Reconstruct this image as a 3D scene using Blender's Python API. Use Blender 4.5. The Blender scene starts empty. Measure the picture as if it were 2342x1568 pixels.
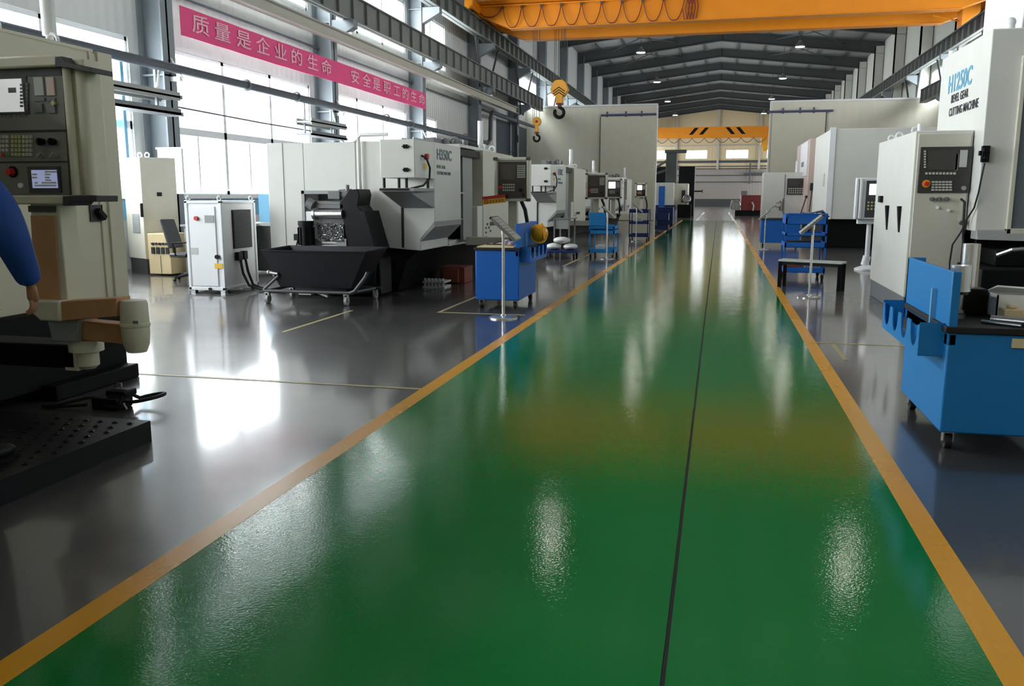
import bpy, bmesh, math, random
from mathutils import Vector, Matrix
random.seed(7)
S = bpy.context.scene
C = S.collection
R = math.radians

# ---------------------------------------------------------------- camera, light, exposure
cam_d = bpy.data.cameras.new('camera')
cam_d.sensor_width = 36.0
cam_d.lens = 36.0 * 1970.5 / 2342.0
cam_d.clip_end = 400
cam = bpy.data.objects.new('camera', cam_d)
C.objects.link(cam)
YAW, PITCH, ROLL = 0.2326649, 0.1694332, 0.00081
fw = Vector((-math.sin(YAW) * math.cos(PITCH), math.cos(YAW) * math.cos(PITCH), -math.sin(PITCH)))
rt = Vector((math.cos(YAW), math.sin(YAW), 0))
up = rt.cross(fw)
rt, up = rt * math.cos(ROLL) + up * math.sin(ROLL), -rt * math.sin(ROLL) + up * math.cos(ROLL)
mw = Matrix((rt, up, -fw)).transposed().to_4x4()
mw.translation = Vector((0, 0, 1.6))
cam.matrix_world = mw
S.camera = cam

S.view_settings.view_transform = 'Standard'
S.view_settings.look = 'None'
S.view_settings.gamma = 1.0
S.view_settings.use_curve_mapping = False
S.view_settings.exposure = 0.32
try:
    S.cycles.max_bounces = 7
    S.cycles.diffuse_bounces = 4
    S.cycles.glossy_bounces = 3
    S.cycles.transmission_bounces = 3
    S.cycles.transparent_max_bounces = 6
    S.cycles.sample_clamp_indirect = 6
    S.cycles.caustics_reflective = False
    S.cycles.caustics_refractive = False
    S.cycles.use_denoising = True
except Exception:
    pass

world = bpy.data.worlds.new('overcast_sky')
S.world = world
world.use_nodes = True
bg = world.node_tree.nodes['Background']
bg.inputs['Color'].default_value = (0.93, 0.96, 1.0, 1)
bg.inputs['Strength'].default_value = 4.0

BAY = 8.65
def ec(k):                                   # Y of the frame line k of the hall
    return 17.4 + BAY * k
XL, XR = -12.6, 12.6                         # inner faces of the long walls
SILL, HEAD = 1.62, 4.98                      # low windows
CLO, CHI = 7.2, 9.25                         # high windows

def sky_panel(x, y, z, sy, sz, power, facing):
    d = bpy.data.lights.new('window_daylight', 'AREA')
    d.shape = 'RECTANGLE'
    d.size, d.size_y = sy, sz
    d.energy = power * sy * sz
    d.color = (0.95, 0.98, 1.0)
    o = bpy.data.objects.new('window_daylight', d)
    C.objects.link(o)
    n = Vector((facing, 0, 0))               # the way the light travels
    zc = -n
    yc = Vector((0, 0, 1)); xc = yc.cross(zc)
    m = Matrix((xc, yc, zc)).transposed().to_4x4()
    m.translation = Vector((x, y, z))
    o.matrix_world = m
    return o
DAY_LOW, DAY_HIGH, DAY_FAR, FILL_RIGHT = 33.0, 58.0, 34.0, 34.0
# daylight outside every window, the added unseen right-hand ones too (the panes themselves are built further down)
LOWBAYS = {k: (ec(k) + 0.95, ec(k + 1) - 0.35) for k in (-3, -2, -1, 0, 1)}
LOWBAYS[2] = (ec(2) + 0.9, ec(2) + 3.6)
for k in (6, 8, 10, 12):
    LOWBAYS[k] = (ec(k) + 0.95, ec(k + 1) - 0.35)
HIGHBAYS = {k: (ec(k) + 1.2, ec(k + 1) - 0.3) for k in range(-5, 14) if k != 3}
HIGHBAYS[2] = (ec(2) + 1.0, ec(2) + 5.0)
RIGHT_FAR_ADDED = {k: (ec(k) + 0.95, ec(k + 1) - 0.35) for k in (5, 7, 9, 11, 13)}  # unseen low windows past the cross wall, added to light the far hall
RIGHT_ADDED = {k: (ec(k) + 0.95, ec(k + 1) - 0.35) for k in range(-1, 5)}  # unseen high windows, added to light the cross wall and aisle sides
for k, (a, b) in LOWBAYS.items():
    sky_panel(XL - 0.75, (a + b) / 2, (SILL + HEAD) / 2, b - a + 0.5, HEAD - SILL + 0.4, DAY_LOW if k < 5 else DAY_FAR, 1)
for k, (a, b) in HIGHBAYS.items():
    sky_panel(XL - 0.75, (a + b) / 2, (CLO + CHI) / 2, b - a + 0.5, CHI - CLO + 0.4, (DAY_HIGH * 1.6 if k < 0 else DAY_HIGH) if k < 4 else DAY_FAR, 1)
for k, (a, b) in RIGHT_ADDED.items():
    sky_panel(XR + 0.75, (a + b) / 2, (CLO + CHI) / 2, b - a + 0.5, CHI - CLO + 0.4, FILL_RIGHT, -1)
for k, (a, b) in RIGHT_FAR_ADDED.items():
    sky_panel(XR + 0.75, (a + b) / 2, (SILL + HEAD) / 2, b - a + 0.5, HEAD - SILL + 0.4, DAY_FAR, -1)
END_WINDOWS = [(-11.3, -8.05), (-5.3, -2.05), (.75, 4.05), (6.75, 10.0)]
for a, b in END_WINDOWS:
    o = sky_panel((a + b) / 2, 139.4, 7.83, b - a + 0.6, 1.7, 26.0, 1)
    m = Matrix((Vector((-1, 0, 0)), Vector((0, 0, 1)), Vector((0, 1, 0)))).transposed().to_4x4()
    m.translation = o.matrix_world.translation
    o.matrix_world = m

# ---------------------------------------------------------------- helpers
def lin(c):
    return tuple((v / 255 / 12.92) if v / 255 <= 0.04045 else ((v / 255 + 0.055) / 1.055) ** 2.4 for v in c)

def mat(name, rgb, rough=0.5, metal=0.0, spec=0.5, var=0.06, vscale=3.0, bump=0.0, bscale=60.0, emit=0.0, coat=0.0):
    m = bpy.data.materials.new(name)
    m.use_nodes = True
    nt = m.node_tree
    p = nt.nodes['Principled BSDF']
    c = lin(rgb)
    p.inputs['Roughness'].default_value = rough
    p.inputs['Metallic'].default_value = metal
    p.inputs['Specular IOR Level'].default_value = spec
    if coat:
        p.inputs['Coat Weight'].default_value = coat
        p.inputs['Coat Roughness'].default_value = 0.08
    tc = nt.nodes.new('ShaderNodeTexCoord')
    nz = nt.nodes.new('ShaderNodeTexNoise')
    nz.inputs['Scale'].default_value = vscale
    nz.inputs['Detail'].default_value = 4
    nt.links.new(tc.outputs['Object'], nz.inputs['Vector'])
    mx = nt.nodes.new('ShaderNodeMix')
    mx.data_type = 'RGBA'
    mx.inputs[6].default_value = (c[0] * (1 - var), c[1] * (1 - var), c[2] * (1 - var), 1)
    mx.inputs[7].default_value = (min(1, c[0] * (1 + var)), min(1, c[1] * (1 + var)), min(1, c[2] * (1 + var)), 1)
    nt.links.new(nz.outputs['Fac'], mx.inputs[0])
    nt.links.new(mx.outputs[2], p.inputs['Base Color'])
    if bump:
        n2 = nt.nodes.new('ShaderNodeTexNoise')
        n2.inputs['Scale'].default_value = bscale
        n2.inputs['Detail'].default_value = 3
        nt.links.new(tc.outputs['Object'], n2.inputs['Vector'])
        b = nt.nodes.new('ShaderNodeBump')
        b.inputs['Strength'].default_value = bump
        b.inputs['Distance'].default_value = 0.01
        nt.links.new(n2.outputs['Fac'], b.inputs['Height'])
        nt.links.new(b.outputs['Normal'], p.inputs['Normal'])
    if emit:
        p.inputs['Emission Color'].default_value = (*c, 1)
        p.inputs['Emission Strength'].default_value = emit
    return m

class MB:
    """collects shapes (world coordinates) that become ONE mesh"""
    def __init__(s):
        s.v, s.f, s.mi, s.cur = [], [], [], 0
    def m(s, i):
        s.cur = i; return s
    def add(s, vs, fs):
        n = len(s.v)
        s.v += [Vector(p) for p in vs]
        s.f += [tuple(i + n for i in f) for f in fs]
        s.mi += [s.cur] * len(fs)
        return s
    def box(s, x0, y0, z0, x1, y1, z1):
        x0, x1 = sorted((x0, x1)); y0, y1 = sorted((y0, y1)); z0, z1 = sorted((z0, z1))
        return s.add([(x0, y0, z0), (x1, y0, z0), (x1, y1, z0), (x0, y1, z0), (x0, y0, z1), (x1, y0, z1), (x1, y1, z1), (x0, y1, z1)],
                     [(0, 3, 2, 1), (4, 5, 6, 7), (0, 1, 5, 4), (1, 2, 6, 5), (2, 3, 7, 6), (3, 0, 4, 7)])
    def hexa(s, lo, hi):                     # two quads (bottom, top), four points each
        return s.add(list(lo) + list(hi), [(0, 3, 2, 1), (4, 5, 6, 7), (0, 1, 5, 4), (1, 2, 6, 5), (2, 3, 7, 6), (3, 0, 4, 7)])
    def obox(s, c, sx, sy, sz, rz=0.0, rx=0.0, ry=0.0):
        M = Matrix.Rotation(rz, 3, 'Z') @ Matrix.Rotation(rx, 3, 'X') @ Matrix.Rotation(ry, 3, 'Y')
        vs = []
        for dz in (-.5, .5):
            for dx, dy in ((-.5, -.5), (.5, -.5), (.5, .5), (-.5, .5)):
                vs.append(Vector(c) + M @ Vector((dx * sx, dy * sy, dz * sz)))
        return s.add(vs, [(0, 3, 2, 1), (4, 5, 6, 7), (0, 1, 5, 4), (1, 2, 6, 5), (2, 3, 7, 6), (3, 0, 4, 7)])
    def prism(s, pts, axis, a, b):
        f = {'x': lambda u, v, w: (w, u, v), 'y': lambda u, v, w: (u, w, v), 'z': lambda u, v, w: (u, v, w)}[axis]
        n = len(pts)
        vs = [f(u, v, a) for u, v in pts] + [f(u, v, b) for u, v in pts]
        fs = [tuple(range(n)), tuple(range(2 * n - 1, n - 1, -1))]
        fs += [(i, (i + 1) % n, (i + 1) % n + n, i + n) for i in range(n)]
        return s.add(vs, fs)
    def cyl(s, p0, p1, r0, r1=None, n=16):
        r1 = r0 if r1 is None else r1
        p0, p1 = Vector(p0), Vector(p1)
        d = (p1 - p0).normalized()
        a = d.orthogonal().normalized(); b = d.cross(a)
        vs = []
        for p, r in ((p0, r0), (p1, r1)):
            for i in range(n):
                t = 2 * math.pi * i / n
                vs.append(p + (a * math.cos(t) + b * math.sin(t)) * max(r, 1e-4))
        return s.add(vs, [tuple(range(n - 1, -1, -1)), tuple(range(n, 2 * n))] + [(i, (i + 1) % n, (i + 1) % n + n, i + n) for i in range(n)])
    def tube(s, pts, r, n=8):
        pts = [Vector(p) for p in pts]
        vs = []; a = None
        for i, p in enumerate(pts):
            d = ((pts[min(i + 1, len(pts) - 1)] - pts[max(i - 1, 0)])).normalized()
            if a is None:
                a = d.orthogonal().normalized()
            else:
                a = (a - d * a.dot(d)).normalized()
            b = d.cross(a)
            for j in range(n):
                t = 2 * math.pi * j / n
                vs.append(p + (a * math.cos(t) + b * math.sin(t)) * r)
        fs = [tuple(range(n - 1, -1, -1)), tuple(range(len(vs) - n, len(vs)))]
        for i in range(len(pts) - 1):
            for j in range(n):
                fs.append((i * n + j, i * n + (j + 1) % n, (i + 1) * n + (j + 1) % n, (i + 1) * n + j))
        return s.add(vs, fs)
    def lathe(s, c, prof, n=20, axis='z'):
        c = Vector(c); vs = []
        for r, h in prof:
            for j in range(n):
                t = 2 * math.pi * j / n
                u, w = max(r, 1e-4) * math.cos(t), max(r, 1e-4) * math.sin(t)
                vs.append(c + Vector({'z': (u, w, h), 'x': (h, u, w), 'y': (u, h, w)}[axis]))
        fs = [tuple(range(n - 1, -1, -1)), tuple(range(len(vs) - n, len(vs)))]
        for i in range(len(prof) - 1):
            for j in range(n):
                fs.append((i * n + j, i * n + (j + 1) % n, (i + 1) * n + (j + 1) % n, (i + 1) * n + j))
        return s.add(vs, fs)
    def ball(s, c, rx, ry=None, rz=None, n=16):
        ry = rx if ry is None else ry; rz = rx if rz is None else rz
        prof = [(math.sin(math.pi * i / 10), -math.cos(math.pi * i / 10)) for i in range(11)]
        k = len(s.v)
        s.lathe((0, 0, 0), prof, n)
        for i in range(k, len(s.v)):
            p = s.v[i]
            s.v[i] = Vector((c[0] + p.x * rx, c[1] + p.y * ry, c[2] + p.z * rz))
        return s
    def ring(s, c, Rr, r, axis='y', n=20, a0=0, a1=360):
        pts = []
        full = abs(a1 - a0) >= 360
        for i in range(n + 1):
            t = R(a0 + (a1 - a0) * i / n)
            u, w = Rr * math.cos(t), Rr * math.sin(t)
            pts.append(Vector(c) + Vector({'z': (u, w, 0), 'x': (0, u, w), 'y': (u, 0, w)}[axis]))
        return s.tube(pts, r, 8)
    def mesh(s, name, mats, loc=(0, 0, 0)):
        me = bpy.data.meshes.new(name)
        L = Vector(loc)
        me.from_pydata([v - L for v in s.v], [], s.f)
        for q in mats:
            me.materials.append(q)
        for p, i in zip(me.polygons, s.mi):
            p.material_index = min(i, len(mats) - 1)
        bm = bmesh.new(); bm.from_mesh(me)
        bmesh.ops.recalc_face_normals(bm, faces=bm.faces)
        bm.to_mesh(me); bm.free()
        for p in me.polygons:
            p.use_smooth = True
        me.set_sharp_from_angle(angle=R(38))
        return me

def mk(name, mb, mats, parent=None, loc=(0, 0, 0), place=False, bevel=0.0):
    if not isinstance(mats, (list, tuple)):
        mats = [mats]
    o = bpy.data.objects.new(name, mb.mesh(name, mats, loc))
    C.objects.link(o)
    if parent is not None:
        o.parent = parent
    if place:
        o.location = loc
    if bevel:
        b = o.modifiers.new('edge', 'BEVEL')
        b.width = bevel; b.segments = 2; b.limit_method = 'ANGLE'; b.angle_limit = R(40)
    return o

def tag(o, label, cat, group=None, kind=None):
    o['label'] = label; o['category'] = cat
    if group: o['group'] = group
    if kind: o['kind'] = kind
    return o

class Thing:
    """an Empty at the thing's base and the parts it parents"""
    def __init__(s, name, label, cat, loc, group=None):
        s.loc = Vector(loc)
        s.o = bpy.data.objects.new(name, None)
        s.o.empty_display_size = 0.2
        s.o.location = s.loc
        C.objects.link(s.o)
        tag(s.o, label, cat, group)
    def part(s, name, mb, mats, bevel=0.0, parent=None, label=None):
        o = mk(name, mb, mats, parent or s.o, s.loc, False, bevel)
        if label: o['label'] = label
        return o

def single(name, mb, mats, label, cat, loc, group=None, bevel=0.0, kind=None):
    o = mk(name, mb, mats, None, loc, True, bevel)
    return tag(o, label, cat, group, kind)

def struct(name, mb, mats, parent=None, bevel=0.0):
    o = mk(name, mb, mats, parent, (0, 0, 0), False, bevel)
    if parent is None:
        o['kind'] = 'structure'
    return o

def copy_tree(o, parent=None, dx=(0, 0, 0)):
    c = o.copy(); C.objects.link(c)
    c.parent = parent
    if parent is None:
        c.location = Vector(o.location) + Vector(dx)
    for ch in list(o.children):
        copy_tree(ch, c)
    return c

def lettering(s, size, origin, xd, ud, material, name, thing=None, parent=None, thick=0.0, depth=0.002, align='LEFT', sx=1.0, shear=0.0, space=1.0):
    cu = bpy.data.curves.new(name, 'FONT')
    cu.body = s; cu.size = size; cu.extrude = depth; cu.offset = thick
    cu.align_x = align; cu.align_y = 'BOTTOM'; cu.shear = shear; cu.space_character = space
    cu.resolution_u = 3
    t = bpy.data.objects.new(name, cu)
    C.objects.link(t)
    dg = bpy.context.evaluated_depsgraph_get()
    me = bpy.data.meshes.new_from_object(t.evaluated_get(dg))
    bpy.data.objects.remove(t)
    xd, ud = Vector(xd).normalized(), Vector(ud).normalized()
    n = xd.cross(ud)
    L = thing.loc if thing else Vector((0, 0, 0))
    for v in me.vertices:
        p = v.co.copy()
        v.co = Vector(origin) + xd * p.x * sx + ud * p.y + n * p.z - L
    me.materials.clear(); me.materials.append(material)
    o = bpy.data.objects.new(name, me)
    C.objects.link(o)
    if parent is not None: o.parent = parent
    elif thing is not None: o.parent = thing.o
    return o
# ---------------------------------------------------------------- materials
class M: pass
M.white = mat('machine_white_paint', (214, 213, 207), 0.42, bump=0.03, bscale=180)
M.beige = mat('machine_warm_grey_paint', (206, 202, 188), 0.45, bump=0.03, bscale=180)
M.nearbeige = mat('near_machine_beige_paint', (216, 209, 188), 0.45, bump=0.03, bscale=180)
M.coolwhite = mat('cabinet_white_paint', (232, 233, 236), 0.4)
M.greypaint = mat('grey_sheet_paint', (150, 152, 150), 0.45)
M.midgrey = mat('mid_grey_paint', (112, 114, 116), 0.5)
M.dkgrey = mat('dark_grey_plastic', (62, 62, 64), 0.5)
M.panel = mat('control_panel_dark', (58, 57, 56), 0.38)
M.panelgrey = mat('control_panel_grey', (124, 122, 117), 0.4)
M.pinkback = mat('banner_pale_back', (226, 206, 210), 0.9)
M.panelbrown = mat('control_panel_brown_black', (46, 38, 34), 0.3)
M.black = mat('black_paint', (12, 13, 16), 0.45, spec=0.2)
M.blackbase = mat('machine_base_black', (9, 10, 11), 0.55, spec=0.16)
M.navy = mat('chip_cart_dark_paint', (15, 18, 24), 0.45, spec=0.25)
M.rubber = mat('black_rubber', (18, 18, 19), 0.65)
M.steel = mat('bare_steel', (170, 172, 174), 0.3, metal=1.0, var=0.1)
M.chrome = mat('chrome', (226, 226, 225), 0.24, metal=0.85)
M.zinc = mat('zinc_plate', (175, 176, 176), 0.38, metal=0.9)
M.blue = mat('trolley_blue_paint', (14, 98, 188), 0.42)
M.cyan = mat('trolley_light_blue_paint', (24, 122, 190), 0.42)
M.navyblue = mat('dark_blue_paint', (22, 44, 104), 0.45)
M.orange = mat('crane_orange_paint', (226, 138, 18), 0.45, var=0.1, vscale=1.2)
M.hookyellow = mat('hook_yellow_paint', (222, 156, 40), 0.45)
M.yellowhat = mat('hard_hat_yellow', (246, 170, 16), 0.35)
M.red = mat('red_plastic', (196, 34, 36), 0.4)
M.pink = mat('banner_pink_cloth', (236, 84, 140), 0.85, var=0.04, bump=0.15, bscale=9)
M.letterpink = mat('banner_pale_letters', (252, 190, 208), 0.85)
M.tan = mat('kraft_brown_wrap', (198, 148, 102), 0.6, var=0.12, vscale=8)
M.wood = mat('red_brown_crate', (120, 58, 44), 0.6)
M.cardyellow = mat('yellow_card', (232, 186, 60), 0.6)
M.paper = mat('paper_white', (236, 236, 232), 0.7)
M.papergrey = mat('plate_grey_print', (188, 190, 186), 0.45)
M.ink = mat('dark_ink', (40, 42, 46), 0.6)
M.inkblue = mat('model_number_blue', (86, 158, 190), 0.5)
M.inkgrey = mat('model_number_slate', (96, 116, 128), 0.5)
M.red_dk = mat('dark_red_paint', (110, 34, 36), 0.45)
M.redtrim = mat('pale_red_panel', (210, 62, 92), 0.5)
M.pinkpanel = mat('pinkish_panel', (214, 190, 182), 0.5)
M.skin = mat('skin', (176, 126, 100), 0.55, var=0.08, vscale=20)
M.jacket = mat('work_jacket_blue', (24, 70, 146), 0.75, var=0.14, vscale=7, bump=0.5, bscale=9)
M.trouser = mat('dark_trousers', (34, 38, 50), 0.8)
M.hair = mat('black_hair', (18, 16, 15), 0.6)
M.column = mat('steel_frame_grey', (128, 136, 142), 0.5)
M.frame = mat('roof_frame_dark_grey', (72, 76, 76), 0.55)
M.girder = mat('runway_girder_grey', (118, 122, 120), 0.5, var=0.12, vscale=1.0)
M.traypale = mat('pale_beam_paint', (186, 182, 172), 0.5)
M.busbar = mat('slate_pipe_paint', (76, 82, 92), 0.45)
M.pvc = mat('window_frame_white', (240, 241, 242), 0.45)
M.bluetrim = mat('blue_trim', (112, 172, 208), 0.5)
M.slate = mat('blue_slate_door', (52, 64, 78), 0.5)
M.railblue = mat('door_rail_blue_grey', (92, 98, 132), 0.5)
M.yline = mat('faded_floor_line', (172, 160, 118), 0.4, spec=0.5)
M.scrn_grey = mat('grey_lit_screen', (214, 216, 216), 0.3, emit=0.45)
M.scrn_blue = mat('blue_lit_screen', (150, 158, 196), 0.3, emit=0.5)
M.scrn_white = mat('white_lit_screen', (250, 250, 250), 0.3, emit=1.2)
M.scrn_off = mat('dark_glass_screen', (70, 70, 70), 0.12)
M.scrn_brown = mat('brown_glass_screen', (62, 52, 46), 0.16)
M.key = mat('keycap_pale', (196, 196, 184), 0.5)
M.keyyel = mat('keycap_yellowish', (190, 186, 130), 0.5)
M.greencap = mat('green_button', (40, 150, 70), 0.4)
M.amber = mat('amber_grease', (206, 158, 70), 0.45)
M.cream = mat('cream_block', (226, 204, 160), 0.6)
M.doorglass = mat('tinted_door_glass', (98, 106, 114), 0.12)
M.lampglow = mat('lamp_lens_glow', (255, 252, 244), 0.4, emit=6.0)
M.chips = mat('wet_metal_chips', (70, 72, 72), 0.3, metal=0.7, var=0.5, vscale=60, bump=1.0, bscale=70)

def ribbed(name, rgb, axis, pitch, depth, rough=0.5):
    """painted profiled sheet: fine standing ribs as bump"""
    m = mat(name, rgb, rough, var=0.05, vscale=0.7)
    nt = m.node_tree
    p = nt.nodes['Principled BSDF']
    tc = nt.nodes.new('ShaderNodeTexCoord')
    w = nt.nodes.new('ShaderNodeTexWave')
    w.wave_type = 'BANDS'; w.bands_direction = axis; w.wave_profile = 'SIN'
    w.inputs['Scale'].default_value = 0.314 / pitch
    nt.links.new(tc.outputs['Object'], w.inputs['Vector'])
    b = nt.nodes.new('ShaderNodeBump')
    b.inputs['Strength'].default_value = depth
    b.inputs['Distance'].default_value = 0.03
    nt.links.new(w.outputs['Fac'], b.inputs['Height'])
    nt.links.new(b.outputs['Normal'], p.inputs['Normal'])
    return m
M.cladL = ribbed('wall_cladding_left', (205, 205, 204), 'Y', 0.3, 0.5)
M.cladR = ribbed('wall_cladding_right', (206, 206, 198), 'Y', 0.5, 0.4)
M.cladE = ribbed('wall_cladding_end', (218, 196, 158), 'X', 0.4, 0.4)
M.cladElow = ribbed('end_wall_low_cladding', (150, 142, 136), 'X', 0.4, 0.4)
M.cladP = ribbed('partition_cladding', (230, 227, 210), 'X', 0.5, 0.25)
M.roofsheet = ribbed('roof_sheet', (142, 144, 142), 'Y', 0.6, 0.4)
M.doorpanel = mat('sliding_door_panel', (228, 224, 206), 0.5)

def floor_mat(name, rgb, r0, r1, bump_fine, bump_wave, spec, stain=0.25, coat=0.0):
    m = bpy.data.materials.new(name); m.use_nodes = True
    nt = m.node_tree; p = nt.nodes['Principled BSDF']; c = lin(rgb)
    N, Lk = nt.nodes.new, nt.links.new
    tc = N('ShaderNodeTexCoord')
    n1 = N('ShaderNodeTexNoise'); n1.inputs['Scale'].default_value = 0.9; n1.inputs['Detail'].default_value = 6; n1.inputs['Roughness'].default_value = 0.6
    Lk(tc.outputs['Object'], n1.inputs['Vector'])
    mx = N('ShaderNodeMix'); mx.data_type = 'RGBA'
    mx.inputs[6].default_value = (*[v * (1 - stain) for v in c], 1)
    mx.inputs[7].default_value = (*[min(1, v * (1 + stain)) for v in c], 1)
    Lk(n1.outputs['Fac'], mx.inputs[0]); Lk(mx.outputs[2], p.inputs['Base Color'])
    mr = N('ShaderNodeMapRange'); mr.inputs[1].default_value = 0.3; mr.inputs[2].default_value = 0.7
    mr.inputs[3].default_value = r0; mr.inputs[4].default_value = r1
    Lk(n1.outputs['Fac'], mr.inputs[0]); Lk(mr.outputs[0], p.inputs['Roughness'])
    p.inputs['Specular IOR Level'].default_value = spec
    if coat:
        p.inputs['Coat Weight'].default_value = coat; p.inputs['Coat Roughness'].default_value = 0.1
    n2 = N('ShaderNodeTexNoise'); n2.inputs['Scale'].default_value = 85; n2.inputs['Detail'].default_value = 2
    Lk(tc.outputs['Object'], n2.inputs['Vector'])
    n3 = N('ShaderNodeTexNoise'); n3.inputs['Scale'].default_value = 2.6; n3.inputs['Detail'].default_value = 1
    Lk(tc.outputs['Object'], n3.inputs['Vector'])
    b1 = N('ShaderNodeBump'); b1.inputs['Strength'].default_value = bump_fine; b1.inputs['Distance'].default_value = 0.002
    b2 = N('ShaderNodeBump'); b2.inputs['Strength'].default_value = bump_wave; b2.inputs['Distance'].default_value = 0.01
    Lk(n2.outputs['Fac'], b1.inputs['Height']); Lk(n3.outputs['Fac'], b2.inputs['Height'])
    Lk(b2.outputs['Normal'], b1.inputs['Normal']); Lk(b1.outputs['Normal'], p.inputs['Normal'])
    return m
M.floor = floor_mat('dark_sealed_concrete', (60, 58, 57), 0.34, 0.44, 0.10, 0.05, 1.0, 0.28, 0.9)
M.green = floor_mat('green_epoxy', (20, 122, 54), 0.04, 0.075, 0.25, 0.11, 0.36, 0.14)
M.ystripe = floor_mat('yellow_lane_paint', (226, 158, 26), 0.26, 0.3, 0.1, 0.03, 0.4, 0.12)

def glass_mat():
    m = bpy.data.materials.new('window_glass'); m.use_nodes = True
    nt = m.node_tree
    for n in list(nt.nodes): nt.nodes.remove(n)
    o = nt.nodes.new('ShaderNodeOutputMaterial')
    t = nt.nodes.new('ShaderNodeBsdfTransparent'); t.inputs['Color'].default_value = (0.95, 0.97, 0.97, 1)
    g = nt.nodes.new('ShaderNodeBsdfGlossy'); g.inputs['Roughness'].default_value = 0.02
    mx = nt.nodes.new('ShaderNodeMixShader'); mx.inputs[0].default_value = 0.06
    nt.links.new(t.outputs[0], mx.inputs[1]); nt.links.new(g.outputs[0], mx.inputs[2]); nt.links.new(mx.outputs[0], o.inputs['Surface'])
    return m
M.glass = glass_mat()
# ---------------------------------------------------------------- the hall
Y0, Y1 = ec(-5), 138.5
EAVE, RIDGE, RX = 14.0, 15.25, -0.4
PY = 57.0                                    # the cross wall

struct('floor', MB().box(XL - .3, Y0 - .3, -.2, XR + .3, Y1 + .3, 0), M.floor)
lane = MB()
lane.box(-2.24, Y0, 0, -.128, 58, .003).box(-.112, Y0, 0, .98, 58, .003)
struct('floor_lane', lane, M.green)
struct('trim_1', MB().box(-2.37, Y0, 0, -2.24, 58, .004), M.ystripe)
struct('trim_2', MB().box(.98, Y0, 0, 1.105, 58, .004), M.ystripe)
struct('trim_3', MB().box(-1.45, 58, 0, -1.28, 86, .004).box(.9, 58, 0, 1.08, 86, .004), M.paper)
struct('trim_4', MB().box(-7.2, 6.66, 0, -2.37, 6.71, .003).box(-5.0, 9.2, 0, -4.95, 11.2, .003), M.yline)
struct('trim_5', MB().box(1.105, 9.88, 0, 4.2, 9.93, .003).box(1.26, 8.9, 0, 1.30, 9.9, .003).box(-3.75, 11.3, 0, -2.5, 11.35, .003)
       .box(-3.75, 11.35, 0, -3.70, 14.2, .003).box(-3.45, 19.5, 0, -3.40, 24.0, .003), M.yline)
struct('trim_6', MB().box(-.129, Y0, 0, -.111, 58, .0012), M.rubber)

def wall_with_openings(mb, x0, x1, bays, k0, k1):
    """bays: k -> list of (ya, yb, za, zb) openings; all openings of one bay share ya, yb or the zone above"""
    for k in range(k0, k1):
        a, b = ec(k), min(ec(k + 1), Y1)
        ops = sorted(bays.get(k, []), key=lambda o: o[2])
        z = 0
        for (ya, yb, za, zb) in ops:
            mb.box(x0, a, z, x1, b, za)
            mb.box(x0, a, za, x1, ya, zb)
            mb.box(x0, yb, za, x1, b, zb)
            z = zb
        mb.box(x0, a, z, x1, b, EAVE)
opsL = {}
for k, (a, b) in LOWBAYS.items(): opsL.setdefault(k, []).append((a, b, SILL, HEAD))
for k, (a, b) in HIGHBAYS.items(): opsL.setdefault(k, []).append((a, b, CLO, CHI))
w = MB(); wall_with_openings(w, XL - .25, XL, opsL, -5, 14)
struct('wall_left', w, M.cladL)
opsR = {k: [(a, b, CLO, CHI)] for k, (a, b) in RIGHT_ADDED.items()}
for k, (a, b) in RIGHT_FAR_ADDED.items(): opsR[k] = [(a, b, SILL, HEAD)]
w = MB(); wall_with_openings(w, XR, XR + .25, opsR, -5, 14)
struct('wall_right', w, M.cladR)
struct('wall_back', MB().box(XL - .25, Y0 - .25, 0, XR + .25, Y0, RIDGE + .3), M.cladE)
# end wall with its three windows
EW = END_WINDOWS
w = MB(); w.box(XL, Y1, 1.1, XR, Y1 + .25, 7.17).box(XL, Y1, 8.5, XR, Y1 + .25, RIDGE + .2)
xs = [XL] + [v for p in EW for v in p] + [XR]
for i in range(0, len(xs), 2): w.box(xs[i], Y1, 7.17, xs[i + 1], Y1 + .25, 8.5)
struct('wall_end', w, M.cladE)
struct('baseboard_end', MB().box(XL, Y1 - .03, 0, XR, Y1 + .25, 1.1), M.dkgrey)
t = MB()
t.box(XL, Y1 - .06, 1.1, XR, Y1 - .01, 5.6)
struct('wall_end_low', t, M.cladElow)
t = MB()
t.box(XL, Y1 - .2, 6.55, XR, Y1 - .02, 6.9)
for z in (5.95, 5.6, 4.6, 3.6): t.box(XL, Y1 - .16, z, XR, Y1 - .02, z + .14)
t.box(3.6, Y1 - .5, 4.7, 7.2, Y1 - .2, 5.0)
t.cyl((4.4, Y1 - .4, 3.4), (4.4, Y1 - .4, 6.5), .12)
struct('trim_7', t, M.frame)
t = MB()
for x in (-6.7, -.45, 5.65): t.box(x - .16, Y1 - .35, 5.6, x + .16, Y1 - .02, RIDGE)
t.box(XL, Y1 - .12, 9.05, XR, Y1 - .02, 9.2)
struct('trim_8', t, M.traypale)

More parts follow.
